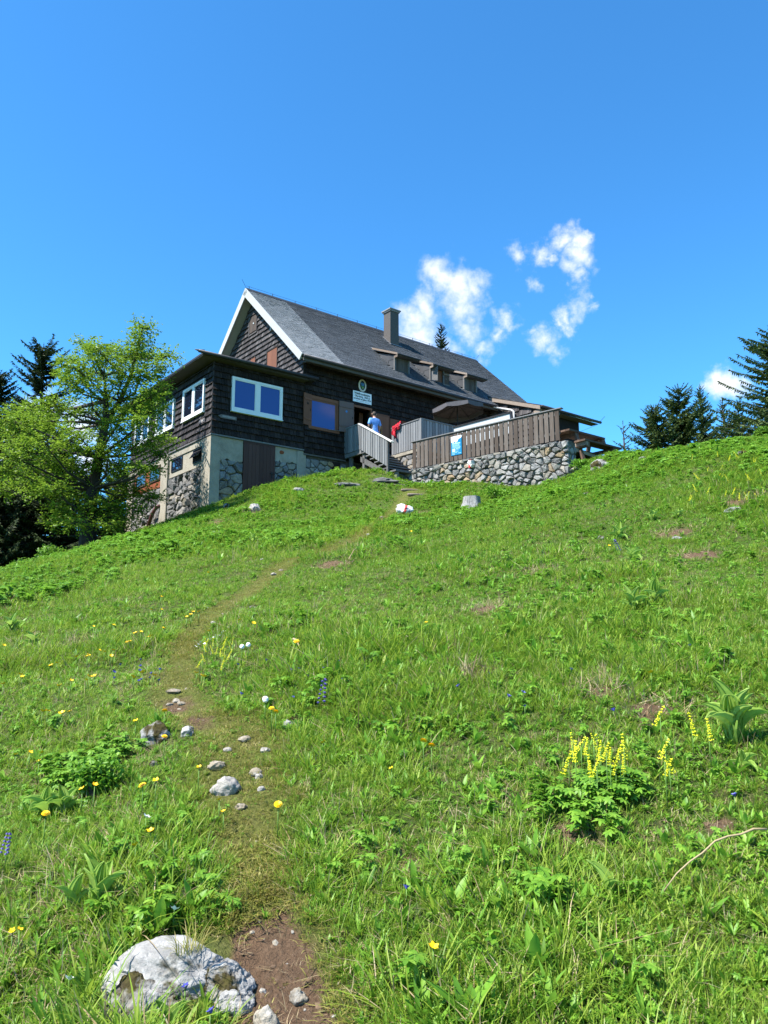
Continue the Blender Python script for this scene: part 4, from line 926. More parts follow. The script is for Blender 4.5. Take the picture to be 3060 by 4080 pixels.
emit_stones(RW, stone_cells(-3.3, -1.2, -1.75, -.13, .23), lambda s, z, o_: (7.76 - o_, s, z), [M['stone']])
FN = hthing('terrace_fence', 'grey board fence on the upper terrace beside the stairs', 'fence', (7.7, -2.3, .02))
for i in range(12):
    v1 = -1.36 - i * .158
    if v1 - .13 < -3.24: break
    part(FN, 'plank', MB().box(7.665, 7.69, v1 - .13, v1, .03 + rnd.uniform(-.01, .01), 1.19, .002), M['plank_grey'])
for i in range(17):
    u = 7.84 + i * .157; part(FN, 'plank', MB().box(u, u + .13, -3.27, -3.245, .03, 1.19, .002), M['plank_grey'])
part(FN, 'post', MB().box(7.66, 7.81, -3.29, -3.17, -.1, 1.235), M['plank_grey']); part(FN, 'post', MB().box(7.69, 7.79, -1.44, -1.34, .02, 1.16), M['beam_grey'])
part(FN, 'post', MB().box(10.4, 10.5, -3.24, -3.14, .02, 1.16), M['beam_grey'])
part(FN, 'top_rail', MB().box(7.64, 7.76, -3.17, -1.34, 1.195, 1.235), M['plank_grey']); part(FN, 'top_rail', MB().box(7.81, 10.6, -3.30, -3.19, 1.195, 1.235), M['plank_grey'])
for z in (.2, .85): part(FN, 'batten', MB().box(7.692, 7.72, -3.16, -1.45, z, z + .1), M['beam_grey']); part(FN, 'batten', MB().box(7.82, 10.4, -3.243, -3.22, z, z + .1), M['beam_grey'])

# ------------------------------------------------------------------ retaining wall with brown fence
TA = np.array([7.05, -3.45]); TB = np.array([8.05, -10.0]); TL = float(np.linalg.norm(TB - TA)); TD = (TB - TA) / TL; TN = np.array([TD[1], -TD[0]])
def tp(s, z, o=0.0): q = TA + TD * s + TN * o; return (q[0], q[1], z)
def tbox(m_, s0, s1, z0, z1, o0, o1, j=0):
    P = [tp(s0, z0, o1), tp(s1, z0, o1), tp(s1, z0, o0), tp(s0, z0, o0), tp(s0, z1, o1), tp(s1, z1, o1), tp(s1, z1, o0), tp(s0, z1, o0)]
    if j: P = [tuple(c + rnd.uniform(-j, j) for c in q) for q in P]
    return m_.hexa(P)
TWALL = hthing('retaining_wall', 'grey limestone retaining wall under the brown board fence', 'wall', (*tp(3.3, 0)[:2], -2.3))
part(TWALL, 'core', tbox(MB(), -.35, TL + .28, -3.2, -1.10, -.45, -.03), M['mortar'])
cells = stone_cells(-.45, TL + .30, -2.80, -1.06, .175, 1.55)
MC = [(2.72, -1.42), (2.95, -1.44), (3.05, -1.30), (3.03, -1.12), (2.80, -1.09), (2.70, -1.25)]
cells = [c for c in cells if abs(sum(p[0] for p in c) / len(c) - 2.88) > .16 or abs(sum(p[1] for p in c) / len(c) + 1.27) > .16] + [MC]
mark_i = len(cells) - 1
_unused = 0 and min(range(len(cells)), key=lambda i: abs(sum(p[0] for p in cells[i]) / len(cells[i]) - 2.88) + abs(sum(p[1] for p in cells[i]) / len(cells[i]) + 1.22))
TP_ = lambda s, z, o_: tp(s, z, o_ - .03)
emit_stones(TWALL, [c for i, c in enumerate(cells) if i != mark_i], TP_, [M['stone']], depth=.085, joint=.010)
mk = part(TWALL, 'stone', stone_mesh(MC, TP_, .004, .11), M['paint_white']); mk['label'] = 'stone painted with a white and red trail mark'
mc = (sum(p[0] for p in cells[mark_i]) / len(cells[mark_i]), sum(p[1] for p in cells[mark_i]) / len(cells[mark_i]))
part(mk, 'red_stripe', MB().hexa([tp(mc[0] - .06, mc[1] - .15, .10), tp(mc[0] + .02, mc[1] - .15, .10), tp(mc[0] + .01, mc[1] - .16, .0), tp(mc[0] - .05, mc[1] - .16, 0), tp(mc[0] - .02, mc[1] + .14, .10), tp(mc[0] + .06, mc[1] + .14, .10), tp(mc[0] + .05, mc[1] + .13, 0), tp(mc[0] - .01, mc[1] + .13, 0)]), M['paint_red'])
e0 = tp(TL + .26, 0); ed = -TN
emit_stones(TWALL, stone_cells(0, .5, -2.7, -1.06, .25), lambda s, z, o_: (e0[0] + ed[0] * s + TD[0] * o_ * .5, e0[1] + ed[1] * s + TD[1] * o_ * .5, z), [M['stone']])
for i in range(24):                                                # flat stones and mortar bedding on top of the wall
    s = -.35 + i * .285; part(TWALL, 'cap_stone', tbox(MB(), s + .005, s + .275, -1.10, -1.045 + rnd.uniform(-.02, .015), -.40, .03 + rnd.uniform(-.02, .03), .012), M['stone_dark'])
BF = hthing('board_fence', 'brown weathered board fence on top of the stone wall', 'fence', (*tp(3.3, 0)[:2], -1.04))
n = 32; w = TL / n
for i in range(n):
    lo = -1.02 + rnd.uniform(-.012, .012); bulge = rnd.uniform(-.006, .006)
    P = []
    for z, k in ((lo, 0), (.06, 1)):
        a = i * w + .028 + rnd.uniform(-.006, .006); b_ = (i + 1) * w - .018 + rnd.uniform(-.006, .006); o_ = rnd.uniform(-.004, .004)
        P += [tp(a, z, .022 + o_), tp(b_, z, .022 + o_), tp(b_, z, -.004), tp(a, z, -.004)]
    part(BF, 'plank', MB().hexa(P), M['plank_brown'])
for s in (.3, 2.3, 4.3, 6.3): part(BF, 'post', tbox(MB(), s, s + .1, -1.1, .04, -.16, -.05), M['beam_grey'])
for z in (-.80, -.14): part(BF, 'batten', tbox(MB(), .02, TL - .02, z, z + .09, -.046, -.006), M['beam_grey'])
part(BF, 'cap_rail', tbox(MB(), -.06, TL + .09, .065, .10, -.11, .06), M['cap_dark'])
t = hthing('info_board', 'blue hiking information board with white treetops print fixed to the brown fence', 'sign', tp(2.22, -.83, .04))
part(t, 'board', tbox(MB(), 1.975, 2.475, -.82, -.085, .024, .038), M['teal'])
zz = [(1.975, -.085), (2.475, -.085), (2.475, -.165), (2.44, -.175), (2.40, -.20), (2.37, -.19), (2.34, -.215), (2.31, -.235), (2.28, -.30), (2.25, -.325), (2.16, -.325), (2.155, -.25), (2.13, -.30), (2.11, -.255), (2.09, -.33), (2.07, -.36), (2.05, -.33), (2.03, -.27), (2.01, -.32), (1.985, -.29)]
part(t, 'white_print', MB().prism([tp(s, z, .0385) for s, z in zz], np.array([TN[0], TN[1], 0]) * .002), M['white_sign'])
part(t, 'mark', MB().prism([tp(s, z, .041) for s, z in ((2.215, -.16), (2.24, -.26), (2.25, -.26), (2.275, -.16), (2.26, -.16), (2.245, -.22), (2.23, -.16))], np.array([TN[0], TN[1], 0]) * .001), M['grey_ink'])
for k, (a, b_, z, h) in enumerate([(2.03, 2.41, -.385, .030), (2.02, 2.40, -.425, .012), (2.03, 2.36, -.455, .012), (2.03, 2.39, -.487, .012), (2.03, 2.43, -.525, .012), (2.2, 2.40, -.56, .012), (2.2, 2.40, -.585, .012), (2.2, 2.33, -.63, .01), (2.2, 2.33, -.69, .012), (2.03, 2.25, -.735, .014), (2.03, 2.16, -.785, .012), (2.30, 2.45, -.765, .012)]):
    part(t, 'print_line', tbox(MB(), a, b_, z, z + h, .0385, .0395), M['teal_light'])
part(t, 'print_block', tbox(MB(), 2.03, 2.17, -.69, -.56, .0385, .0395), M['teal_light'])
# white wind screen behind the fence
t = hthing('wind_screen', 'white panel wind screen with black edge behind the brown fence', 'screen', (9.2, -5.2, -1.1))
part(t, 'panel', MB().hexa([(9.18, -6.78, .12), (9.22, -6.78, .12), (9.22, -3.62, .12), (9.18, -3.62, .12), (9.18, -6.72, .90), (9.22, -6.72, .90), (9.22, -3.62, 1.0), (9.18, -3.62, 1.0)]), M['white_panel'])
part(t, 'edge', MB().beam((9.19, -6.76, .925), (9.19, -3.60, 1.025), .09, .055), M['black_edge']); part(t, 'edge', MB().beam((9.185, -6.80, .93), (9.185, -6.95, .10), .07, .06, (1, 0, 0)), M['black_edge'])
for v in (-6.4, -4.0): part(t, 'foot', MB().box(9.0, 9.5, v - .03, v + .03, -1.1, -1.04).box(9.225, 9.265, v - .03, v + .03, -1.04, .5), M['black_edge'])

# ------------------------------------------------------------------ parasol
t = hthing('parasol', 'tilted brown fabric parasol with scalloped rim on the terrace', 'parasol', (10.6, -2.5, .02))
pc = Vector(loc(at(1824, 1632, 33.2))); tilt = Matrix.Rotation(R(-6), 3, 'X') @ Matrix.Rotation(R(-2), 3, 'Y'); n = 8; Rr = 1.2
rimp = [pc + tilt @ Vector((Rr * math.cos(2 * PI * (k + .5) / n), Rr * math.sin(2 * PI * (k + .5) / n), 0)) for k in range(n)]; apex = pc + tilt @ Vector((0, 0, .24))
cp = MB(); vs = [apex]; fs = []
for k in range(n):                                                  # each panel sags a little between its ribs
    a, b_ = rimp[k], rimp[(k + 1) % n]
    base = len(vs); m1 = (a + b_) / 2 * .985 + pc * .015 + Vector((0, 0, .02)); h1 = (apex + a) / 2 + Vector((0, 0, .035)); h2 = (apex + b_) / 2 + Vector((0, 0, .035)); hm = (h1 + h2) / 2 - Vector((0, 0, .02))
    vs += [a, m1, b_, h1, hm, h2]; q = lambda i: base + i
    fs += [(0, q(3), q(4)), (0, q(4), q(5)), (q(3), q(0), q(1), q(4)), (q(4), q(1), q(2), q(5))]
    dn = tilt @ Vector((0, 0, -1)); vv = []; vf_ = []               # the hanging valance
    for i in range(5):
        p = a.lerp(b_, i / 4); p2 = p.lerp(pc, .006 + .012 * math.sin(PI * i / 4)); vv += [p2, p2 + dn * (.17 + .04 * math.sin(PI * i / 4))]
    vl = part(t, 'valance', MB().add(vv, [(2 * i, 2 * i + 1, 2 * i + 3, 2 * i + 2) for i in range(4)]), M['parasol_rim']); vl.modifiers.new('thickness', 'SOLIDIFY').thickness = .006
cp.add(vs, fs); co = part(t, 'canopy', cp, M['parasol']); sm = co.modifiers.new('thickness', 'SOLIDIFY'); sm.thickness = .006
for k in range(n): part(t, 'rib', MB().tube([apex + Vector((0, 0, -.03)), rimp[k] + tilt @ Vector((0, 0, -.03))], .012, 5), M['iron'])
part(t, 'pole', MB().tube([(apex.x, apex.y, .06), (apex.x, apex.y, apex.z - .3), tuple(apex)], .025, 8), M['iron']); part(t, 'base', MB().lathe([(.25, 0), (.25, .05), (.06, .09), (.05, .3)], 16, (apex.x, apex.y, .02)), M['iron']); part(t, 'finial', MB().lathe([(.03, 0), (.03, .05), (.005, .1)], 8, tuple(apex)), M['iron'])

# ------------------------------------------------------------------ picnic table
t = hthing('picnic_table', 'heavy brown timber picnic table with bench right of the brown fence', 'picnic table', (10.0, -9.5, -1.5))
for i in range(4): part(t, 'table_board', MB().box(8.92 + rnd.uniform(-.01, .01), 11.0 + rnd.uniform(-.01, .01), -9.71 + i * .19, -9.71 + i * .19 + .183, -.465, -.40, .002), M['table_wood'])
for i in range(2): part(t, 'bench_board', MB().box(9.13, 11.27, -10.20 + i * .235, -10.20 + i * .235 + .228, -.895, -.83, .002), M['table_wood'])
for i in range(2): part(t, 'bench_board', MB().box(8.9, 11.0, -8.75 + i * .235, -8.75 + i * .235 + .228, -.895, -.83, .002), M['table_wood'])
for u in (9.28, 10.86):
    part(t, 'table_bearer', MB().box(u, u + .09, -9.68, -8.98, -.60, -.468), M['table_wood'])
    part(t, 'cross_beam', MB().box(u - .06, u + .04, -10.18, -8.3, -1.03, -.90), M['raw_wood'] if u < 10 else M['table_wood'])
    part(t, 'leg', MB().beam((u + .1, -9.62, -.47), (u + .1, -9.98, -1.75), .09, .15, (1, 0, 0)), M['table_wood']); part(t, 'leg', MB().beam((u + .1, -9.04, -.47), (u + .1, -8.68, -1.75), .09, .15, (1, 0, 0)), M['table_wood'])
    part(t, 'bench_block', MB().box(u - .02, u + .14, -10.17, -9.80, -1.08, -.897), M['table_wood'])
part(t, 'brace', MB().beam((9.33, -9.36, -1.0), (10.9, -9.36, -1.0), .08, .1), M['table_wood'])

# ------------------------------------------------------------------ things by the entrance
t = hthing('menu_board', 'orange framed blackboard leaning on the wall beside the entrance', 'blackboard', (7.83, -.24, .1))
part(t, 'slate', MB().hexa([(7.64, -.26, .30), (7.98, -.26, .30), (7.98, -.24, .30), (7.64, -.24, .30), (7.64, -.20, 1.55), (7.98, -.20, 1.55), (7.98, -.18, 1.55), (7.64, -.18, 1.55)]), M['blackboard'])
part(t, 'frame', MB().beam((7.62, -.275, .12), (7.62, -.21, 1.58), .05, .035, (1, 0, 0)).beam((8.0, -.275, .12), (8.0, -.21, 1.58), .05, .035, (1, 0, 0)).box(7.64, 7.98, -.235, -.2, 1.552, 1.60).box(7.64, 7.98, -.29, -.255, .25, .298).box(7.64, 7.98, -.268, -.24, .86, .90), M['orange_wood'])
for k, (z, w_) in enumerate(((1.42, .16), (1.30, .24), (1.18, .2), (1.06, .22), (.72, .2), (.58, .24), (.44, .15))): part(t, 'chalk_line', MB().box(7.70, 7.70 + w_, -.276 + (z - .3) * .048, -.268 + (z - .3) * .048, z, z + .03), M['grey_ink'])
hmesh('notice_card', MB().box(8.10, 8.30, -.135, -.125, .78, 1.0), M['notice'], 'small yellowish notice card on the folded back door', 'notice', (8.2, -.13, .78))
hmesh('bottle', MB().lathe([(.04, 0), (.045, .02), (.045, .16), (.018, .22), (.016, .29), (.02, .3)], 10, (8.16, -.55, .02)), M['bottle'], 'dark green bottle standing by the wall near the entrance', 'bottle', (8.16, -.55, .02), None, True)
def jacket():
    b = MB(); nu, nv = 22, 18; vs = []
    for j in range(nv):                                             # hung over the rail: outside drop, over the top, short inside drop
        f = j / (nv - 1)
        for i in range(nu):
            s = i / (nu - 1); v = -1.52 - s * .50
            wob = .030 * math.sin(s * 17 + j * .6) + .020 * math.sin(s * 31 + 1 + f * 5)
            if f < .68:
                g = 1 - f / .68; drop = .40 - .28 * s + .06 * math.sin(s * 9); z = 1.25 - g * drop; u = 7.60 - .03 * math.sin(g * PI) - abs(wob) - .01 * math.sin(g * 14)
            else:
                g = (f - .68) / .32; z = 1.265 + .03 * math.sin(g * PI) - g * .18 + (.13 * s if g < .6 else 0); u = 7.60 + g * .20 + wob * .3
            vs.append((u, v + wob * .4, z + .015 * math.sin(s * 23)))
    fs = [(j * nu + i, j * nu + i + 1, (j + 1) * nu + i + 1, (j + 1) * nu + i) for j in range(nv - 1) for i in range(nu - 1)]
    t = hthing('red_jacket', 'crumpled red jacket hung over the grey terrace fence', 'jacket', (7.6, -1.8, .8))
    o = part(t, 'cloth', b.add(vs, fs), M['red_cloth'], True); o.modifiers.new('thickness', 'SOLIDIFY').thickness = .02
    part(t, 'sleeve', MB().tube([(7.56, -1.66, .98), (7.53, -1.70, .84), (7.54, -1.78, .72)], [.06, .055, .045], 9), M['red_cloth'], True)
    part(t, 'lining', MB().hexa([(7.55, -2.00, 1.14), (7.55, -1.90, 1.10), (7.57, -1.90, 1.10), (7.57, -2.0, 1.14), (7.58, -2.06, 1.28), (7.58, -1.96, 1.24), (7.60, -1.96, 1.24), (7.60, -2.06, 1.28)]), M['grey_cloth'])
jacket()

# ------------------------------------------------------------------ the visitor at the top of the stairs
def skin_mesh(name, nodes, edges, m, root=0, sub=2):
    me = bpy.data.meshes.new(name); me.from_pydata([n[0] for n in nodes], edges, []); me.materials.append(m)
    o = bpy.data.objects.new(name, me); COL.objects.link(o)
    o.modifiers.new('skin', 'SKIN')
    for i, n in enumerate(nodes):
        r = n[1]; sv = me.skin_vertices[0].data[i]; sv.radius = (r, r) if not hasattr(r, '__len__') else r; sv.use_root = (i == root)
    s = o.modifiers.new('smooth', 'SUBSURF'); s.levels = sub; s.render_levels = sub
    return o
def person():
    t = hthing('person', 'person in a short sleeved blue shirt seen from behind on the landing', 'person', (6.97, -1.05, .115))
    # local frame: x right of the wearer (+u), y ahead (+v, towards the house), z up
    nodes = [((0, 0, .95), (.155, .115)), ((0, .01, 1.15), (.150, .105)), ((0, .0, 1.36), (.175, .105)), ((0, -.01, 1.47), (.11, .08)), ((0, .01, 1.53), .058), ((0, .03, 1.60), .075), ((0, .035, 1.68), (.083, .095)), ((0, .03, 1.755), (.055, .065))]
    edges = [(i, i + 1) for i in range(7)]
    def add(p, r, prev): nodes.append((p, r)); edges.append((prev, len(nodes) - 1)); return len(nodes) - 1
    for sd in (-1, 1):
        a = add((sd * .19, 0, 1.42), .062, 2); a = add((sd * .255, -.01, 1.22), .050, a); a = add((sd * .275, .03, 1.10), .044, a)
        a = add((sd * .272, .10, .93), .036, a); w = add((sd * .268, .135, .86), .029, a); pl = add((sd * .265, .16, .80), (.036, .02), w)
        for k, (dy, ln) in enumerate(((-.026, .062), (-.009, .074), (.009, .070), (.024, .055))):
            f1 = add((sd * .262, .165 + dy, .755), .010, pl); f2 = add((sd * .258, .172 + dy, .755 - ln * .55), .009, f1); add((sd * .250, .172 + dy, .755 - ln), .008, f2)
        th = add((sd * .258, .200, .80), .011, w); add((sd * .252, .212, .76), .009, th)
        h = add((sd * .095, 0, .88), .095, 0); k = add((sd * .11, .025, .50), .062, h); an = add((sd * .115, -.01, .09), .042, k); add((sd * .12, .10, .035), (.045, .03), an)
    o = skin_mesh('body', nodes, edges, M['skin']); o.parent = t
    sh = [((0, 0, .88), (.178, .135)), ((0, .0, 1.0), (.172, .13)), ((0, .005, 1.18), (.172, .125)), ((0, -.005, 1.36), (.195, .125)), ((0, -.01, 1.46), (.125, .095)), ((0, .0, 1.515), (.072, .07))]
    e = [(i, i + 1) for i in range(5)]
    for sd in (-1, 1):
        i = len(sh); sh += [((sd * .20, 0, 1.41), .085), ((sd * .25, -.008, 1.27), .082), ((sd * .268, .0, 1.16), .080)]; e += [(3, i), (i, i + 1), (i + 1, i + 2)]
    s = skin_mesh('shirt', sh, e, M['shirt'], 1); s.parent = t
    dsp = s.modifiers.new('folds', 'DISPLACE'); tx = bpy.data.textures.new('folds', 'CLOUDS'); tx.noise_scale = .14; dsp.texture = tx; dsp.strength = .022; dsp.mid_level = .5
    tr = [((0, 0, .93), (.162, .125)), ((0, 0, .86), (.165, .13))]; e = [(0, 1)]
    for sd in (-1, 1):
        i = len(tr); tr += [((sd * .10, 0, .80), .108), ((sd * .113, .022, .50), .080), ((sd * .118, -.01, .10), .068)]; e += [(1, i), (i, i + 1), (i + 1, i + 2)]
    q = skin_mesh('trousers', tr, e, M['trousers']); q.parent = t
    for sd in (-1, 1): link('shoe', MB().add([(sd * .12 - .05, -.08, 0), (sd * .12 + .05, -.08, 0), (sd * .12 + .055, .17, 0), (sd * .12 - .055, .17, 0), (sd * .12 - .045, -.07, .09), (sd * .12 + .045, -.07, .09), (sd * .12 + .045, .15, .05), (sd * .12 - .045, .15, .05)], MB.BF).mesh('shoe', M['iron']), t)
    # hair cap: upper back of the head
    hb = MB(); vs = []; nu, nv = 18, 10
    for j in range(nv):
        ph = PI * .5 - j / (nv - 1) * PI * .80
        for i in range(nu):
            a = 2 * PI * i / nu; lim = 1.0
            x, y, z = math.cos(ph) * math.cos(a) * .094, math.cos(ph) * math.sin(a) * .108, math.sin(ph) * .118
            if y > .03: z = max(z, .035 + .1 * (y - .03)); 
            if z < -.075: z = -.075; x *= .86; y *= .9
            if j == nv - 1: x, y = x * .8, y * .8
            w = 1 + .03 * math.sin(i * 5 + j * 3); vs.append((x * w, .028 + y * w, 1.685 + z * w))
    fs = [(j * nu + i, j * nu + (i + 1) % nu, (j + 1) * nu + (i + 1) % nu, (j + 1) * nu + i) for j in range(nv - 1) for i in range(nu)]
    link('hair', hb.add(vs, fs).mesh('hair', M['hair'], True), t)
    for sd in (-1, 1):
        ear = MB().tube([(sd * .088, .03, 1.625), (sd * .106, .02, 1.645), (sd * .112, .012, 1.67), (sd * .104, .02, 1.695), (sd * .088, .03, 1.70)], [.008, .014, .016, .014, .008], 8); link('ear', ear.mesh('ear', M['skin'], True), t)
        link('eye', MB().lathe([(.001, -.011), (.009, -.006), (.011, 0), (.009, .006), (.001, .011)], 8, (sd * .032, .128, 1.672)).mesh('eye', M['paint_white'], True), t)
    link('nose', MB().add([(-.013, .118, 1.635), (.013, .118, 1.635), (0, .15, 1.640), (0, .125, 1.678)], [(0, 1, 2), (0, 2, 3), (1, 3, 2), (0, 3, 1)]).mesh('nose', M['skin']), t)
    link('mouth', MB().box(-.024, .024, .112, .123, 1.606, 1.614).mesh('mouth', M['red_cloth']), t)
    t.rotation_euler = (0, 0, HROT + R(-8))
person()

# ------------------------------------------------------------------ rocks
def rock_mesh(name, sx, sy, sz, seed, m, sub=3, rough=.22, flat=.0):
    bm = bmesh.new(); bmesh.ops.create_icosphere(bm, subdivisions=sub, radius=1)
    off = Vector((seed * 3.7, seed * 1.3, seed * 7.1)); rr = random.Random(seed)
    planes = [(Vector((rr.uniform(-1, 1), rr.uniform(-1, 1), rr.uniform(-.3, 1))).normalized(), rr.uniform(.62, .92)) for _ in range(9)]
    for v in bm.verts:
        p = v.co.copy()
        for n, d in planes:                                          # broken faces
            k = p.dot(n) - d
            if k > 0: p -= n * k * .85
        p += v.co * (mnoise.fractal(v.co * 1.6 + off, .9, 2.1, 5) * rough + mnoise.noise(v.co * 6 + off) * rough * .22 + (mnoise.fractal(v.co * 9 + off, .8, 2.2, 4) * rough * .16 if sub >= 5 else 0))
        v.co = Vector((p.x * sx, p.y * sy, p.z * sz))
    me = bpy.data.meshes.new(name); bm.to_mesh(me); bm.free(); me.materials.append(m)
    if sub >= 4: me.polygons.foreach_set('use_smooth', [True] * len(me.polygons))
    return me
RNG = [0]
ROCKS = []
def rock_at(name, px, py, wpx, hpx, label, m='pebble', sub=3, sink=.35, group=None, asp=.8, rough=.22, near=1.2, flat=.35):
    g = ground_hit(px, py + hpx * .35, near, 45); d = (g - CAMP) @ FWD; w = wpx / F_PX * d / 2; h = hpx / F_PX * d / 2
    RNG[0] += 1
    h = max(h * 1.15, w * flat)
    o = link(name, rock_mesh(name, w, w * asp, h, RNG[0] + 3, M[m], sub, rough), None, (g[0], g[1], float(ground_z(g[0], g[1])[0]) + h * (1 - 2 * sink)), (0, 0, rnd.uniform(-.4, .4)))
    ROCKS.append((g[0], g[1], w * .9)); return tag(o, label, 'rock' if wpx > 60 else 'stone', group)

def foreground_boulder():
    g = ground_hit(700, 3890, 1.2, 8)
    t = thing('boulder', 'large pale limestone boulder with dark moss beside the bare trail in the foreground', 'boulder', (g[0], g[1], float(ground_z(g[0], g[1])[0]) - .012))
    def lump(x, y, z, sx, sy, sz, seed, nm, rough=.16, rz=0): return link(nm, rock_mesh(nm, sx, sy, sz, seed, M['boulder'], 6, rough), t, (x, y, z), (0, 0, rz))
    lump(.0, .02, -.010, .225, .165, .122, 15, 'main_block', .10)
    lump(-.10, -.06, -.045, .12, .10, .10, 31, 'side_block', .13)
    lump(.165, -.03, -.005, .085, .10, .075, 22, 'broken_block', .14, .3)
    lump(.20, -.10, -.03, .075, .07, .055, 27, 'broken_block', .14, .8)
    for q in ((0, .02, .19), (-.10, -.06, .13), (.0, -.12, .11), (.165, -.03, .10), (.2, -.1, .08)): ROCKS.append((g[0] + q[0], g[1] + q[1], q[2]))
    return g
BG = foreground_boulder()
rock_at('rock', 1062, 4060, 105, 90, 'tan rock at the very bottom edge below the big boulder', 'pebble', 4, .3)
rock_at('stone', 1190, 3972, 72, 62, 'lone tan stone lying on the right edge of the bare soil', 'pebble', 4, .25)
rock_at('stone', 462, 3838, 40, 36, 'small white stone left of the big boulder', 'boulder', 3)
rock_at('rock', 612, 2920, 125, 95, 'white rock with brown patch left of the trail by two dandelions', 'boulder', 4, .32)
rock_at('rock', 748, 2912, 60, 48, 'narrow white rock right beside the white rock with brown patch', 'boulder', 3, .3)
rock_at('rock', 900, 3128, 118, 82, 'grey and tan rock half way up the near trail', 'pebble', 4, .3)
rock_at('stone', 1148, 2885, 42, 38, 'single pale stone right of the trail below the dandelions', 'boulder', 3, .25)
rock_at('stone', 960, 3208, 54, 28, 'flat tan stone below the grey and tan rock', 'pebble', 3, .4)
rock_at('rock', 862, 3040, 80, 40, 'flat tan rock on the left of the stony trail patch', 'pebble', 3, .4)
rock_at('stone', 1012, 2418, 36, 20, 'small white stone right of the middle trail', 'boulder', 3, .3)
rock_at('stone', 610, 3040, 38, 26, 'small white stone below the white rock with brown patch', 'boulder', 3, .3)
for px, py, w_, h_ in [(1022, 3072, 62, 34), (1030, 3090, 38, 24), (975, 2940, 60, 26), (1055, 2985, 46, 24), (1040, 3140, 34, 24), (905, 2985, 44, 22), (690, 2752, 60, 16), (702, 2790, 34, 20), (722, 2800, 38, 18), (675, 2805, 30, 14), (820, 2420, 22, 12), (850, 2480, 24, 14), (888, 2446, 18, 10),
                       (1190, 2168, 20, 12), (1240, 2160, 24, 12), (1282, 2150, 22, 12), (1155, 2175, 18, 12), (1045, 2228, 22, 10), (1090, 2285, 30, 14), (1120, 2270, 22, 12), (1468, 2130, 22, 12), (1505, 2092, 26, 14), (1520, 2060, 22, 12), (835, 2548, 26, 10), (870, 2535, 22, 10), (1165, 3110, 20, 14)]:
    rock_at('stone', px, py, w_, h_, 'small pale stone lying on the trail', 'pebble', 2, .35, 'small stones on the trail')
rock_at('rock', 2395, 1855, 82, 58, 'pale rounded boulder under the picnic table bench', 'boulder', 4, .3, near=10)
rock_at('rock', 2300, 1868, 70, 30, 'flat dark rock ledge between the wall corner and the pale boulder', 'stone_dark', 3, .35, near=10)
rock_at('stone', 2252, 1842, 26, 36, 'upright grey stone touching the end of the stone wall', 'stone', 3, .25, near=10)
rock_at('stone', 2560, 1828, 40, 26, 'pale stone in the grass right of the picnic table', 'boulder', 3, .3, near=10)
rock_at('rock', 2958, 1808, 56, 26, 'white rock near the right edge just below the skyline', 'boulder', 3, .3, near=8)
rock_at('rock', 2930, 2030, 90, 34, 'flat grey rock in brown grass near the right edge', 'stone', 3, .4, near=6)
rock_at('stone', 2253, 1970, 34, 26, 'left one of two small white stones right of the stump', 'boulder', 3, .3, near=8)
rock_at('stone', 2338, 1968, 36, 22, 'right one of two small white stones right of the stump', 'boulder', 3, .3, near=8)
rock_at('stone', 2395, 2142, 36, 22, 'pale stone beside the broad leaved plant cluster on the right', 'boulder', 3, .35, near=6)
rock_at('stone', 2700, 2142, 46, 18, 'grey stone in a bare patch on the right slope', 'stone', 3, .4, near=6)
rock_at('stone', 860, 2125, 48, 32, 'grey stone in dry grass below the corner post of the hut', 'stone', 3, .35, near=8)
rock_at('rock', 905, 2015, 30, 26, 'small white stone below the cellar door', 'boulder', 3, .3, near=12)
rock_at('rock', 1015, 2022, 60, 40, 'brownish rock in dry grass in front of the cellar door', 'rubble', 3, .35, near=12)
rock_at('rock', 1190, 1950, 42, 20, 'white stone in the grass in front of the rubble base', 'boulder', 3, .3, near=14)
rock_at('rock', 1390, 1925, 110, 18, 'long flat pale rock in the grass left of the stairs', 'stone_dark', 4, .55, near=14, asp=.45, flat=.12, rough=.35)
rock_at('rock', 1520, 1908, 140, 30, 'long grey rock slab at the foot of the stairs', 'stone_dark', 4, .58, near=16, asp=.4, flat=.16, rough=.35)
# painted trail marker
mk_ = rock_at('painted_rock', 1612, 2030, 72, 44, 'white rock with a red stripe painted as trail mark beside the trail', 'marker', 4, .25, near=12, rough=.32)
mk_.rotation_euler = (0, 0, .1)
# wooden log steps up to the stairs
for i, (px, py, wpx, lab) in enumerate([(1590, 1918, 60, 'uppermost pale log step below the wooden stairs'), (1608, 1934, 66, 'second pale log step below the wooden stairs'), (1640, 1953, 66, 'third pale log step beside the stone wall'), (1662, 1971, 60, 'lowest pale log step beside the stone wall')]):
    g = ground_hit(px, py, 12, 45); L_ = wpx / 98 * .62
    o = link('log_step', MB().tube([(-L_, 0, 0), (-L_ * .3, .02, .015), (L_ * .4, -.01, .01), (L_, 0, 0)], [.045, .05, .047, .04], 9).mesh('log_step', M['raw_wood'], True), None, (g[0], g[1], g[2] - .015), (0, R(-3), HROT - R(6))); tag(o, lab, 'step', 'log steps by the wall')
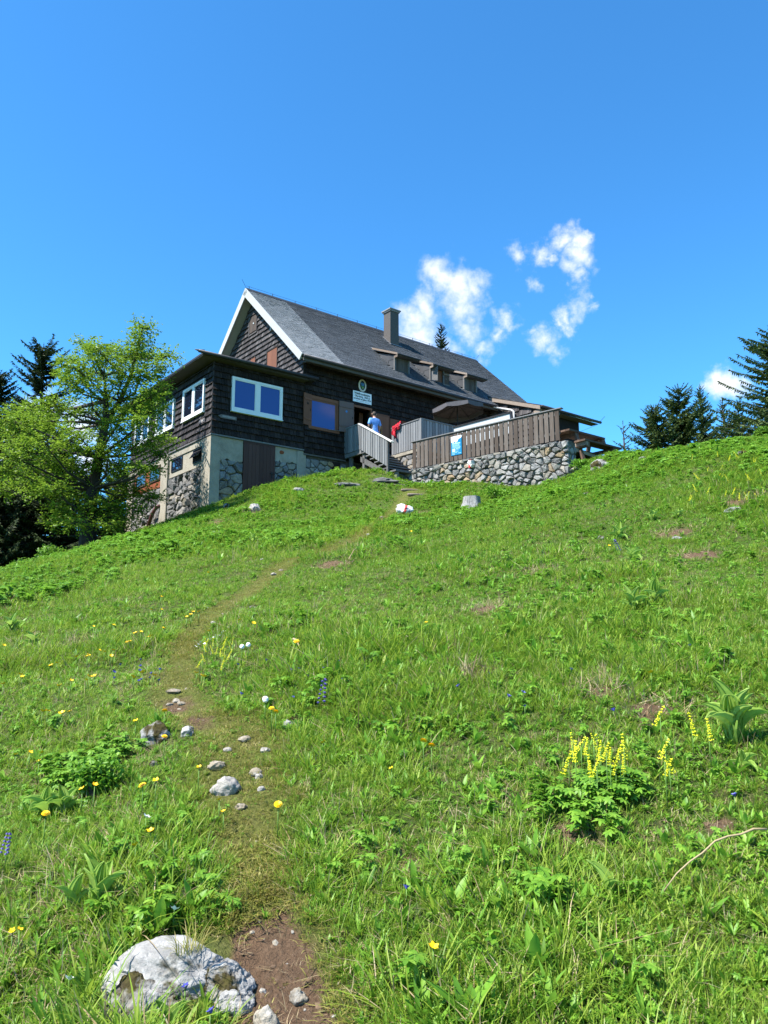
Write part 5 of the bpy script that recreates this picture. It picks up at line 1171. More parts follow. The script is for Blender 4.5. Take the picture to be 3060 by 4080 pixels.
# stump
def stump():
    g = ground_hit(1880, 2030, 10, 40); d = (g - CAMP) @ FWD; t = thing('tree_stump', 'weathered grey tree stump in the grass below the stone wall', 'stump', (g[0], g[1], g[2] - .03))
    n = 36; vs = []; rows = [(0, .34), (.12, .30), (.26, .265), (.42, .25)]
    for z, r in rows:
        for k in range(n):
            a = 2 * PI * k / n; fl = 1 + .10 * math.sin(a * 5 + 1) * (1 - z) + .04 * math.sin(a * 13) + .03 * mnoise.noise(Vector((math.cos(a) * 3, math.sin(a) * 3, z * 4)))
            if z < .2 and math.cos(a - PI) > .4: fl += .22 * (1 - z / .2)
            vs.append((r * fl * math.cos(a), r * fl * math.sin(a), z + (.03 * mnoise.noise(Vector((math.cos(a) * 4, math.sin(a) * 4, 2))) if z > .4 else 0)))
    fs = [(j * n + k, j * n + (k + 1) % n, (j + 1) * n + (k + 1) % n, (j + 1) * n + k) for j in range(3) for k in range(n)]
    link('trunk', MB().add(vs, fs).mesh('trunk', M['stump'], True), t)
    top = [(x * .985, y * .985, z - .004) for x, y, z in vs[3 * n:]]; tops = MB().add(top + [(0, 0, .41)], [(k, (k + 1) % n, n) for k in range(n)]); link('cut_face', tops.mesh('cut_face', M['stump_top']), t)
    ROCKS.append((g[0], g[1], .3))
stump()

# ------------------------------------------------------------------ broad leaved plants
def pleated_leaf(L_, w, curl, bend=.5, nu=9, nv=11):
    """a boat-shaped leaf with lengthwise folds that leaves the origin upwards, leaning towards +x"""
    vs = []; 
    for i in range(nu):
        f = i / (nu - 1); hw = w * (math.sin(PI * min(1, f * .93 + .06)) ** .75) * (1 if f < .99 else .05)
        a = .08 + bend * f * f; x = L_ * (f * math.sin(a * .8)); z = L_ * (f * math.cos(a * .9))
        for j in range(nv):
            s = j / (nv - 1) * 2 - 1; cup = curl * (s * s) * hw; pl = .022 * w / .05 * (1 if j % 2 else -1) * (1 - f * .5)
            vs.append((x - cup * math.cos(a) - pl * .5, s * hw * (1 - .25 * curl), z + cup * math.sin(a)))
    return vs, [(i * nv + j, i * nv + j + 1, (i + 1) * nv + j + 1, (i + 1) * nv + j) for i in range(nu - 1) for j in range(nv - 1)]
LEAVES = []
for k in range(5):
    v_, f_ = pleated_leaf(1.0, .20 + .03 * (k % 3), .75 + .1 * k, .25 + .22 * k); m_ = MB().add(v_, f_); LEAVES.append(m_.mesh('leaf', M['veratrum'], False))
VPLANTS = []
def broad_plant(px, py, hpx, label, n=7, spread=.5, lean=0.0, near=1.5):
    g = ground_hit(px, py, near, 45); d = (g - CAMP) @ FWD; H = hpx / F_PX * d
    t = thing('broad_leaf_plant', label, 'plant', (g[0], g[1], g[2] - .02), rnd.uniform(0, 6), 'broad leaved plants in the meadow')
    for i in range(n):
        f = i / max(1, n - 1); a = i * 2.4 + rnd.uniform(-.3, .3); tilt = (.02 + spread * .62 * f) + rnd.uniform(-.08, .08)
        s = H * rnd.uniform(.72, 1.0) * (1.06 - .35 * f)
        o = link('leaf', LEAVES[min(4, int(f * spread * 5 + rnd.random() * 1.3))], t, (0, 0, H * .06 * rnd.random()))
        o.rotation_euler = (0, tilt, a); o.scale = (s, s, s)
    link('stalk', MB().tube([(0, 0, 0), (.0, .0, H * .35)], [H * .035, H * .03], 7).mesh('stalk', M['stem'], True), t)
    VPLANTS.append((g[0], g[1], H * .35)); return t
for a in [(2925, 2965, 300, 'largest broad leaved plant at the right edge beside yellow flower spikes', 10, .42), (1600 - 1210, 3640, 300, 'tall striped broad leaved plant left of the big boulder', 7, .25), (292, 3640, 200, 'smaller striped broad leaved plant at far left beside the tall one', 5, .25), (470, 3660, 140, 'short broad leaved shoot between the tall striped plant and the boulder', 4, .5),
          (180, 3260, 170, 'left one of two dark broad leaved plants by the left trailside', 8, .7), (252, 3245, 165, 'right one of two dark broad leaved plants by the left trailside', 7, .6), (2425, 3590, 190, 'lone light green broad leaved plant near the bottom right', 4, .5),
          (2520, 2430, 120, 'front broad leaved plant of the pair on the middle right slope', 8, .6), (2610, 2400, 120, 'rear broad leaved plant of the pair on the middle right slope', 7, .6), (2465, 2155, 90, 'broad leaved plant beside the pale stone on the right slope', 8, .7), (2520, 2240, 90, 'spreading broad leaved plant right below the one by the pale stone', 9, .9),
          (2600, 2075, 70, 'wide broad leaved plant high on the right slope', 9, .9), (2700, 2065, 60, 'small broad leaved plant right of the wide one high on the slope', 7, .8), (45, 2520, 90, 'dark broad leaved plant at the left edge half way up', 8, .7), (130, 2580, 90, 'broad leaved plant right of the one at the left edge', 9, .8), (1005, 2170, 60, 'broad leaved plant in the grass below the cellar door', 9, .8),
          (660, 4120, 200, 'narrow striped shoot at the bottom edge in front of the boulder', 3, .3), (2960, 3060, 120, 'leafy plant at the right edge below the largest broad leaved plant', 6, .8), (1150, 2900 + 20, 60, 'small leafy rosette beside the pale stone right of the trail', 6, .9), (450, 2810, 75, 'dark leafy plant left of the bare trail bend', 7, .8)]: broad_plant(*a)

# ------------------------------------------------------------------ flowers
def flower_head(kind):
    m = MB()
    if kind == 'dandelion':
        for r_, z, n, l in ((.006, .010, 9, .012), (.010, .006, 13, .016), (.012, .002, 15, .019)):
            for k in range(n):
                a = 2 * PI * k / n + r_ * 90; c, s = math.cos(a), math.sin(a); w = .0035
                m.add([(c * .002 - s * w, s * .002 + c * w, z), (c * .002 + s * w, s * .002 - c * w, z), (c * l + s * w * .8, s * l - c * w * .8, z + .003), (c * l - s * w * .8, s * l + c * w * .8, z + .003)], [(0, 1, 2, 3)])
    elif kind == 'buttercup':
        for k in range(5):
            a = 2 * PI * k / 5; c, s = math.cos(a), math.sin(a); w = .008
            m.add([(0, 0, 0), (c * .009 + s * w, s * .009 - c * w, .006), (c * .017, s * .017, .011), (c * .009 - s * w, s * .009 + c * w, .006)], [(0, 1, 2, 3)])
    elif kind == 'gentian':
        for k in range(5):
            a = 2 * PI * k / 5; c, s = math.cos(a), math.sin(a); w = .006
            m.add([(0, 0, -.012), (c * .008 + s * w, s * .008 - c * w, .003), (c * .017, s * .017, .005), (c * .008 - s * w, s * .008 + c * w, .003)], [(0, 1, 2, 3)])
    elif kind == 'clock': m.lathe([(.001, -.017), (.012, -.012), (.017, 0), (.012, .012), (.001, .017)], 9)
    elif kind == 'spike':
        qq = random.Random(3)
        for w in range(8):                                            # loose whorls with gaps between them
            for k in range(7):
                a = k * .9 + w + qq.uniform(-.3, .3); r_ = qq.uniform(.003, .014) * (1 - w / 14); z = -.07 + w * .016 + qq.uniform(-.005, .005); c, s = math.cos(a) * r_, math.sin(a) * r_; m.lathe([(.001, -.0035), (.004, 0), (.001, .0035)], 4, (c, s, z))
    elif kind == 'bugle':
        for k in range(18):
            a = k * 2.1; r_ = .016 * (1 - k / 30); z = -.05 + k * .006; c, s = math.cos(a) * r_, math.sin(a) * r_; m.lathe([(.001, -.005), (.007, 0), (.001, .005)], 5, (c, s, z))
    return m
HM = {'dandelion': 'petal_yellow', 'buttercup': 'petal_yellow', 'gentian': 'petal_blue', 'clock': 'petal_white', 'spike': 'petal_lemon', 'bugle': 'petal_violet', 'daisy': 'petal_white'}
HEADS = {k: flower_head(k).mesh('flower_head', M[HM[k]]) for k in ('dandelion', 'buttercup', 'gentian', 'clock', 'spike', 'bugle')}
HEADS['daisy'] = flower_head('buttercup').mesh('flower_head', M['petal_white'])
STEMS = {k: MB().tube([(0, 0, 0), (.006, .003, .5), (0, 0, 1)], [.012, .010, .009], 5).mesh('stem', M['stem'], True) for k in (1,)}
def flower(kind, px, py, hs, stem, label, group, near=1.3, size=None):
    """hs: scale of the head; stem: height of the head above the ground; the head is seen at px, py"""
    g = ground_hit(px, py, near, 40); d = (g - CAMP) @ FWD
    g = ground_hit(px, py + stem * .93 / d * F_PX, near, 40)
    z = float(ground_z(g[0], g[1])[0])
    t = thing(kind if kind != 'clock' else 'seed_head', label, 'flower', (g[0], g[1], z), rnd.uniform(0, 6), group)
    o = link('stem', STEMS[1], t, None, None, (.22 if d < 8 else .4, .22 if d < 8 else .4, stem))
    link('flower_head', HEADS[kind], t, (0, 0, stem), (rnd.uniform(.2, .6), rnd.uniform(-.3, .3), rnd.uniform(0, 6)), (hs, hs, hs))
DND = [(652, 2852, 'upper', 'yellow dandelion just above the white rock with brown patch'), (650, 2958, '', 'yellow dandelion in front of the white rock with brown patch'), (562, 3158, '', 'tall yellow dandelion left of the grey and tan rock'), (1080, 2842, '', 'left dandelion of the pair above the pale stone'), (1096, 2855, '', 'right dandelion of the pair above the pale stone'),
       (1180, 2570, '', 'yellow dandelion by the stick half way up the meadow'), (172, 3275, '', 'yellow flower below the two dark broad leaved plants'), (1105, 3233, '', 'yellow flower right of the trail under the stones'), (1687, 2978, '', 'left yellow flower of the pair near the middle'), (1720, 2996, '', 'right yellow flower of the pair near the middle')]
for px, py, _, lab in DND: flower('dandelion', px, py, .95 if py > 2700 else 1.3, .15, lab, 'dandelions')
rb = random.Random(5)
BUT = [(320, 3165), (368, 3150), (792, 3078), (595, 3328), (870, 3206), (887, 3250), (618, 3132), (537, 3386), (40, 3732), (65, 3730), (1725, 3805), (180, 2845), (165, 2847), (240, 2852), (275, 2845), (540, 2887), (60, 3020), (115, 3012), (150, 3050), (165, 3010), (1285, 2970), (200, 2660), (225, 2648), (195, 2662), (300, 2625), (345, 2625), (350, 2620), (390, 2600), (415, 2605), (445, 2600), (440, 2620), (505, 2565), (515, 2563), (540, 2530), (560, 2525), (588, 2545), (600, 2540), (610, 2700), (565, 2690), (530, 2712), (527, 2705), (350, 2710), (370, 2705), (340, 2720), (280, 2722), (230, 2745), (85, 2705), (75, 2700), (10, 2738), (12, 2580), (650, 2510), (655, 2512), (450, 2500), (370, 2503), (770, 2445), (790, 2445), (760, 2457), (740, 2467), (830, 2525), (952, 2478), (1010, 2494), (600, 2436), (640, 2436), (640, 2383), (827, 2286), (800, 2700), (812, 2705), (780, 2690), (1560, 3075), (2600, 2690), (1700, 2490), (2430, 2180), (1640, 2120), (1980, 2020)]
for px, py in BUT: flower('buttercup', px + rb.uniform(-3, 3), py, rb.uniform(.7, 1.05) * (1.0 if py > 2900 else 1.4), rb.uniform(.09, .14), 'small yellow buttercup in the meadow', 'buttercups in the meadow')
for k in range(34):
    px, py = (rb.uniform(430, 640), rb.uniform(2620, 2720)) if k < 14 else ((rb.uniform(930, 1420), rb.uniform(2600, 2800)) if k < 26 else (rb.uniform(1800, 2800), rb.uniform(2450, 2850)))
    flower('gentian', px, py, rb.uniform(.7, 1.0), rb.uniform(.05, .09), 'small blue violet flower in the grass', 'small blue flowers in the grass')
for px, py, lab in ((735, 3945, 'blue flower in front of the big boulder'), (835, 4045, 'blue flower below the big boulder'), (1620, 3545, 'single blue flower right of the near trail'), (2930, 3175, 'blue flower right of the yellow flower spikes'), (2750, 2575, 'blue flower on the right slope under the broad leaved pair'), (1290, 2665, 'blue flower cluster bloom right of the upper trail')): flower('gentian', px, py, .8, .07, lab, 'single blue flowers')
for px, py, lab in ((18, 3385, 'dark violet flower spike at the left edge'), (2460, 2175, 'dark violet flower spike by the spreading plant on the right'), (1287, 2765, 'dark violet flower spike right of the upper trail')): flower('bugle', px, py, 1.0 if py > 3000 else 1.5, .12, lab, 'violet flower spikes')
for px, py, lab in ((987, 2582, 'right white seed head beside the trail'), (962, 2589, 'left white seed head beside the trail'), (1055, 2805, 'white seed head above the dandelion pair')): flower('clock', px, py, 1.2, .16, lab, 'white seed heads')
for px, py, lab in ((690, 3643, 'white flower above the big boulder'), (268, 3925, 'white flower low at the left of the boulder'), (578, 3270, 'white flower cluster left of the near trail')): flower('daisy', px, py, 1.1, .08, lab, 'white flowers')
for k in range(16):
    t_ = k / 15; flower('daisy', 780 + t_ * 130 + rb.uniform(-8, 8), 2584 - t_ * 75 + rb.uniform(-8, 8), 1.0, .03, 'tiny white flower in a row along the upper trail', 'tiny white flowers along the trail')
SPK = [(2285, 2960), (2320, 2975), (2300, 3010), (2345, 2990), (2370, 2955), (2395, 3000), (2400, 2975), (2425, 3020), (2440, 3035), (2460, 3060), (2478, 3020), (2490, 3050), (2495, 2985), (2270, 3040), (2355, 3060), (2385, 3065), (2660, 2990), (2675, 3060), (2660, 3050), (2765, 2890), (2640, 2860), (2835, 2915)]
for px, py in SPK: flower('spike', px, py + 15, rb.uniform(.6, .95), rb.uniform(.14, .25), 'slender lemon yellow flower spike on the right meadow', 'yellow flower spikes on the right')
for k in range(20): flower('spike', rb.uniform(790, 930), rb.uniform(2560, 2660), rb.uniform(.5, .75), rb.uniform(.08, .15), 'slender lemon yellow flower spike beside the upper trail', 'yellow flower spikes by the trail')
for k in range(30): flower('spike', rb.uniform(2740, 3060), rb.uniform(1790, 1990), rb.uniform(.8, 1.3), rb.uniform(.08, .22), 'yellow flower spike near the right skyline', 'yellow flower spikes near the right skyline', 6)
# dry sticks
def stick(px0, py0, px1, py1, r_, lab, lift=.06):
    a = ground_hit(px0, py0, 1.3, 40); b_ = ground_hit(px1, py1, 1.3, 40); a[2] += lift; b_[2] += lift * .4; m = (a + b_) / 2 + np.array([0, 0, .03])
    o = link('dry_stalk', MB().tube([tuple(a * (1 - f) + b_ * f - a + np.array([0, 0, .05 * math.sin(f * PI) + .006 * math.sin(f * 17)])) for f in np.linspace(0, 1, 9)], [r_ * (1 - .06 * k) for k in range(9)], 6).mesh('dry_stalk', M['straw'], True), None, tuple(a)); tag(o, lab, 'stalk')
stick(3070, 3505, 2650, 3625, .0042, 'long dry straw stalk lying in the grass at the right edge', .16)
stick(1165, 2578, 1200, 2620, .010, 'pale dry stick beside the dandelion half way up')
stick(1390, 2255, 1430, 2190, .008, 'dry brown stalk standing right of the upper trail', .1)

# ------------------------------------------------------------------ meadow: instanced tufts
def blade_mesh(name, n, rad, l0, l1, w, bend, m, lean=.25, seed=0):
    q = random.Random(seed); V_ = []; F_ = []
    for i in range(n):
        a = q.uniform(0, 2 * PI); r_ = rad * math.sqrt(q.random()); x, y = r_ * math.cos(a), r_ * math.sin(a); d = a + q.uniform(-1, 1); L_ = q.uniform(l0, l1); ww = w * q.uniform(.7, 1.25)
        dx, dy = math.cos(d), math.sin(d); px, py = -dy * ww / 2, dx * ww / 2; b = bend * q.uniform(.3, 1.3); le = lean * q.uniform(0, 1.2); base = len(V_)
        for f, k in ((0, .8), (.4, 1.0), (.75, .75), (1, 0)):
            o = L_ * (le * f + b * f * f); z = L_ * f * math.sqrt(max(.1, 1 - (le + b * f * .6) ** 2)) 
            if k: V_ += [(x + dx * o - px * k, y + dy * o - py * k, z), (x + dx * o + px * k, y + dy * o + py * k, z)]
            else: V_.append((x + dx * o, y + dy * o, z))
        F_ += [(base, base + 1, base + 3), (base, base + 3, base + 2), (base + 2, base + 3, base + 5), (base + 2, base + 5, base + 4), (base + 4, base + 5, base + 6)]
    return np_mesh(name, np.array(V_), np.array(F_), m)
def ell_leaf(V_, F_, p, d, up, L_, w, fold=.25, nseg=4):
    """a folded elliptic leaf from p along d"""
    p = Vector(p); d = Vector(d).normalized(); s = d.cross(Vector(up)); s = s.normalized() if s.length > .01 else Vector((1, 0, 0)); nrm = s.cross(d); base = len(V_)
    for i in range(nseg + 1):
        f = i / nseg; hw = w / 2 * math.sin(PI * min(.985, f * .95 + .04)) ** .8; c = p + d * L_ * f - nrm * L_ * .22 * f * f
        V_ += [tuple(c - s * hw + nrm * hw * fold), tuple(c), tuple(c + s * hw + nrm * hw * fold)]
    for i in range(nseg):
        a = base + i * 3
        for k in (0, 1): F_ += [(a + k, a + k + 1, a + k + 4), (a + k, a + k + 4, a + k + 3)]
def rosette(name, n, L_, w, m, seed, tilt=(.25, .9)):
    q = random.Random(seed); V_ = []; F_ = []
    for i in range(n):
        a = i * 2.4 + q.uniform(-.3, .3); e = q.uniform(*tilt); d = (math.cos(a) * math.cos(e), math.sin(a) * math.cos(e), math.sin(e)); ell_leaf(V_, F_, (0, 0, .005), d, (0, 0, 1), L_ * q.uniform(.6, 1.1), w * q.uniform(.7, 1.1))
    return np_mesh(name, np.array(V_), np.array(F_), m)
def palmate(name, stems, H, r_, m, seed, lob=5):
    q = random.Random(seed); V_ = []; F_ = []
    for i in range(stems):
        a = q.uniform(0, 2 * PI); h = H * q.uniform(.45, 1.1); ox, oy = math.cos(a) * H * .45 * q.random(), math.sin(a) * H * .45 * q.random(); c = (ox, oy, h); ti = Vector((q.uniform(-.4, .4), q.uniform(-.4, .4), 1)).normalized()
        b = len(V_); V_ += [(ox * .2 - .001, oy * .2, 0), (ox * .2 + .001, oy * .2, 0), (ox, oy, h)]; F_ += [(b, b + 1, b + 2)]
        t1 = ti.orthogonal().normalized(); t2 = ti.cross(t1); st = q.uniform(0, 6)
        for k in range(lob):
            f = st + (k - lob / 2) / lob * 5.6; d = t1 * math.cos(f) + t2 * math.sin(f); ell_leaf(V_, F_, c, d, ti, r_ * q.uniform(.8, 1.1), r_ * .42, .2, 3)
    return np_mesh(name, np.array(V_), np.array(F_), m)
PROTO = bpy.data.collections.new('meadow_parts')
def proto(me): o = bpy.data.objects.new(me.name, me); PROTO.objects.link(o)
names = []
def P_(kind, me): me.name = '%03d_%s' % (len(names), kind); names.append(kind); proto(me)
for k in range(6): P_('grass', blade_mesh('g', 18, .035, .022, .062, .0031, .5, M['grass'], .5, k))
for k in range(3): P_('tall', blade_mesh('g', 12, .03, .05, .125, .0034, .6, M['grass'], .35, 20 + k))
for k in range(2): P_('fine', blade_mesh('g', 26, .05, .025, .075, .0019, .5, M['grass'], .5, 30 + k))
for k in range(3): P_('short', blade_mesh('g', 26, .05, .010, .030, .0026, .7, M['grass_yellow'], .7, 40 + k))
for k in range(3): P_('thatch', blade_mesh('g', 16, .06, .03, .10, .0026, .35, M['straw'], 1.25, 55 + k))
for k in range(3): P_('lance', rosette('r', 9, .068, .011, M['herb_light'] if k else M['grass'], 65 + k, (.5, 1.35)))
for k in range(3): P_('dock', rosette('r', 6, .10, .032, M['herb_light'] if k == 1 else M['herb'], 165 + k, (.6, 1.4)))
for k in range(2): P_('seed', blade_mesh('g', 6, .03, .12, .19, .0016, .25, M['straw'], .2, 175 + k))
for k in range(2): P_('straw', blade_mesh('g', 7, .06, .04, .13, .0024, .9, M['straw'], .8, 50 + k))
for k in range(3): P_('rosette', rosette('r', 8, .050, .017, M['herb'], 60 + k))
for k in range(2): P_('light', rosette('r', 10, .036, .013, M['herb_light'], 70 + k, (.3, 1.2)))
for k in range(3): P_('palm', palmate('p', 7, .048, .019, M['herb'], 80 + k))
for k in range(2): P_('palm_big', palmate('p', 8, .085, .030, M['herb_light'] if k else M['herb'], 90 + k, 7))
for k in range(2): P_('clover', palmate('p', 13, .032, .010, M['herb'], 95 + k, 3))
for k in range(3): P_('far', blade_mesh('g', 26, .09, .035, .105, .0062, .5, M['grass'], .5, 100 + k))
for k in range(2): P_('far_herb', palmate('p', 9, .075, .034, M['herb_light'] if k else M['herb'], 110 + k, 5))
IDX = {k: [i for i, n in enumerate(names) if n == k] for k in set(names)}

def house_block(x, y):
    q = np.stack([x - HO[0], y - HO[1]], 1); u = q @ U[:2]; v = q @ V[:2]
    b = ((u > -.05) & (u < 4.3) & (v > .02) & (v < 9)) | ((u > 4) & (u < 19) & (v > 0) & (v < 9.2)) | ((u > 7.75) & (u < 15) & (v > -3.4) & (v < 0))
    s = (u - TA[0]) * TD[0] + (v - TA[1]) * TD[1]; o = (u - TA[0]) * TN[0] + (v - TA[1]) * TN[1]
    return b | ((s > -.5) & (s < TL + .2) & (o < .06) & (u < 15)) | ((u > 6.1) & (u < 7.8) & (v > -3.1) & (v < 0))
rg = np.random.default_rng(3)
def sample(r0, r1, dens, azm=34):
    a = R(max(azm, 75 if r1 < 6 else (52 if r1 < 15 else 42))); n = int(dens * a * (r1 * r1 - r0 * r0)); r_ = np.sqrt(rg.uniform(r0 * r0, r1 * r1, n)); z = rg.uniform(-a, a, n); return r_ * np.sin(z), r_ * np.cos(z)
PTS = []; SCL = []; ROT = []; PID = []
def pick(kinds, n):
    ids = np.concatenate([np.array(IDX[k]) for k, w in kinds]); ws = np.concatenate([np.full(len(IDX[k]), w / len(IDX[k])) for k, w in kinds]); return rg.choice(ids, n, p=ws / ws.sum())
def put(x, y, ids, smin, smax, lean=.12, worn_scale=.75, bare=True):
    if not len(x): return
    worn, soil = path_mask(x, y); keep = rg.random(len(x)) > np.clip(np.maximum(soil * 1.7, bare_mask(x, y) * 1.2 if bare else 0), 0, .99); keep &= ~house_block(x, y)
    for rx, ry, rr in ROCKS: keep &= np.hypot(x - rx, y - ry) > rr
    x, y, ids, worn = x[keep], y[keep], ids[keep], worn[keep]
    if not len(x): return
    z = ground_z(x, y) - .006; s = rg.uniform(smin, smax, len(x)) * (1 - worn_scale * worn) * (.50 + .85 * fbm(x * 1.1, y * 1.1, 70, 4)) * (.82 + .75 * np.clip((fbm(x * .55, y * .55, 77, 3) - .5) * 5, 0, 1))
    PTS.append(np.stack([x, y, z], 1)); SCL.append(s); PID.append(ids); ROT.append(np.stack([rg.normal(-lean, lean, len(x)), rg.normal(0, lean, len(x)), rg.uniform(0, 2 * PI, len(x))], 1))
def split(x, y, thr, seed, sc): return fbm(x * sc, y * sc, seed, 3) > thr
for r0, r1, dg, dh, s_ in ((.7, 3.2, 1900, 620, 1.0), (3.2, 5.5, 1400, 470, 1.05), (5.5, 9, 800, 280, 1.2), (9, 14, 420, 150, 1.45)):
    x, y = sample(r0, r1, dg); k = split(x, y, .47, 81, .8)
    put(x[k], y[k], pick([('grass', 4.5), ('tall', 1.6), ('fine', 1.2), ('straw', .25), ('clover', 1.0), ('lance', 1.0), ('thatch', .7)], k.sum()), .6 * s_, 1.25 * s_)
    k = ~k; put(x[k], y[k], pick([('grass', 4), ('tall', .4), ('fine', .8), ('straw', .5), ('clover', 1.6), ('lance', 1.2), ('thatch', 1.8)], k.sum()), .5 * s_, 1.0 * s_)
    x, y = sample(r0, r1, dh); k = split(x, y, .54, 91, 2.3)
    put(x[k], y[k], pick([('palm', 2.4), ('palm_big', .5), ('rosette', 2), ('light', 1.4), ('lance', 1), ('dock', .25)], k.sum()), .45 * s_, 1.1 * s_)
    k = ~k & (rg.random(len(x)) < .55); put(x[k], y[k], pick([('rosette', 2), ('light', 2), ('palm', 1), ('lance', 1.2), ('dock', .10), ('seed', .5)], k.sum()), .45 * s_, 1.0 * s_)
    x, y = sample(r0, r1, dh * .9); k = (rg.random(len(x)) < np.clip(x / (y + .1) * 1.6 + .15, 0, .8)); put(x[k], y[k], pick([('light', 2), ('lance', 1.5), ('dock', .3), ('palm_big', .25)], k.sum()), .5 * s_, 1.15 * s_)
    x, y = sample(r0, r1, dg * .8); wm = path_mask(x, y)[0] > .25; put(x[wm], y[wm], pick([('short', 1)], wm.sum()), .8 * s_, 1.3 * s_, .1, 0)
for r0, r1, dg, dh, s_ in ((14, 20, 165, 110, 1.25), (20, 28, 105, 75, 1.45), (28, 46, 42, 26, 1.7)):
    x, y = sample(r0, r1, dg, 38); put(x, y, pick([('far', 5), ('tall', 1), ('straw', .7), ('thatch', .9), ('lance', .8)], len(x)), .6 * s_, 1.1 * s_)
    x, y = sample(r0, r1, dh, 38); k = rg.random(len(x)) < .25 + .75 * split(x, y, .52, 91, 1.1); put(x[k], y[k], pick([('far_herb', 1), ('dock', .5), ('palm_big', .5)], k.sum()), .5 * s_, 1.35 * s_)
    x, y = sample(r0, r1, dg, 38); wm = path_mask(x, y)[0] > .25; put(x[wm], y[wm], pick([('short', 1)], wm.sum()), 1.6, 2.4, .1, 0)
# lush patches of herbs on the left slope and by the wall, and dry straw in the bare spots
for px, py, rad, n in ((420, 2190, 1.2, 110), (60, 2380, 1.0, 110), (560, 2230, .9, 60), (2290, 1830, .5, 90), (2100, 2010, 1.6, 130), (1150, 2100, 1.0, 60), (360, 3050, .28, 50), (2440, 3180, .12, 34), (2300, 3260, .2, 24), (2700, 1850, 2.2, 120), (300, 2330, .8, 40)):
    g = ground_hit(px, py, 1.5, 45); a = rg.uniform(0, 2 * PI, n); q = rad * np.sqrt(rg.random(n)); put(g[0] + q * np.cos(a), g[1] + q * np.sin(a), pick([('palm_big', 2), ('far_herb', 1.6 if py < 2900 else .01)], n), 1.1, 2.3 if py < 2900 else 1.4)
for px, py, r_ in BARE:
    g = ground_hit(px, py, 1.2, 45); n = int(min(60, 12 + 60 * (r_ / .3) ** 2)); a = rg.uniform(0, 2 * PI, n); q = r_ * 1.2 * np.sqrt(rg.random(n)); put(g[0] + q * np.cos(a), g[1] + q * np.sin(a), pick([('straw', 1), ('thatch', 3)], n), .9 if r_ > .12 else .4, 1.6 if r_ > .12 else .7, .5, .75, False)
# crumbs of stone, clods and dead stalks on the bare soil
def pebble(seed, m): return rock_mesh('pebble', .011, .009, .006, 100 + seed, M[m], 1, .3)
GP = [], [], [], []
for k in range(6): P_('pebble', pebble(k, ['pebble', 'clod', 'clod', 'clod', 'clod', 'clod'][k]))
IDX['pebble'] = [i for i, n in enumerate(names) if n == 'pebble']
for r0, r1, dn in ((1.4, 3.4, 1500), (3.4, 6, 700), (6, 12, 160), (12, 30, 20)):
    x, y = sample(r0, r1, dn); s_ = np.maximum(path_mask(x, y)[1], bare_mask(x, y)); k = (rg.random(len(x)) < s_) & ~house_block(x, y); x, y = x[k], y[k]
    GP[0].append(np.stack([x, y, ground_z(x, y) - .001], 1)); GP[1].append(rg.gamma(1.4, .26, len(x)) * (1 + r0 * .12)); GP[2].append(rg.uniform(0, 6, (len(x), 3)) * np.array([.1, .1, 1])); GP[3].append(pick([('pebble', 1)], len(x)))
x, y = sample(1.4, 4, 160); k = path_mask(x, y)[1] > .4; x, y = x[k], y[k]; PTS.append(np.stack([x, y, ground_z(x, y) - .003], 1)); SCL.append(rg.uniform(.3, .7, len(x))); PID.append(pick([('thatch', 2), ('short', 1)], len(x))); ROT.append(rg.uniform(0, 6, (len(x), 3)) * np.array([.05, .05, 1]))
# a sedge tuft on the boulder
def scatter(name, pts, scl, rot, pid):
    me = bpy.data.meshes.new(name); pts = np.concatenate(pts).astype(np.float32); me.vertices.add(len(pts)); me.vertices.foreach_set('co', pts.ravel())
    a = me.attributes.new('scl', 'FLOAT', 'POINT'); a.data.foreach_set('value', np.concatenate(scl).astype(np.float32))
    a = me.attributes.new('rot', 'FLOAT_VECTOR', 'POINT'); a.data.foreach_set('vector', np.concatenate(rot).astype(np.float32).ravel())
    a = me.attributes.new('pid', 'INT', 'POINT'); a.data.foreach_set('value', np.concatenate(pid).astype(np.int32))
    o = link(name, me)
    ng = bpy.data.node_groups.new('scatter', 'GeometryNodeTree'); ng.interface.new_socket('Geometry', in_out='INPUT', socket_type='NodeSocketGeometry'); ng.interface.new_socket('Geometry', in_out='OUTPUT', socket_type='NodeSocketGeometry')
    N = ng.nodes; L = ng.links; gi = N.new('NodeGroupInput'); go = N.new('NodeGroupOutput'); ip = N.new('GeometryNodeInstanceOnPoints'); ci = N.new('GeometryNodeCollectionInfo')
    ci.inputs[0].default_value = PROTO; ci.inputs['Separate Children'].default_value = True; ci.inputs['Reset Children'].default_value = True
    def na(n, t): x = N.new('GeometryNodeInputNamedAttribute'); x.data_type = t; x.inputs[0].default_value = n; return x.outputs[0]
    e2r = N.new('FunctionNodeEulerToRotation'); L.new(na('rot', 'FLOAT_VECTOR'), e2r.inputs[0])
    L.new(gi.outputs[0], ip.inputs['Points']); L.new(ci.outputs[0], ip.inputs['Instance']); ip.inputs['Pick Instance'].default_value = True
    L.new(na('pid', 'INT'), ip.inputs['Instance Index']); L.new(e2r.outputs[0], ip.inputs['Rotation']); L.new(na('scl', 'FLOAT'), ip.inputs['Scale']); L.new(ip.outputs[0], go.inputs[0])
    md = o.modifiers.new('scatter', 'NODES'); md.node_group = ng
    print(name, len(pts)); return o
o = scatter('meadow_grass', PTS, SCL, ROT, PID); tag(o, 'green meadow grass and herbs covering the slope', 'grass', kind='stuff')
o = scatter('trail_gravel', *GP); tag(o, 'small crumbs of stone and soil on the bare trail', 'gravel', kind='stuff')
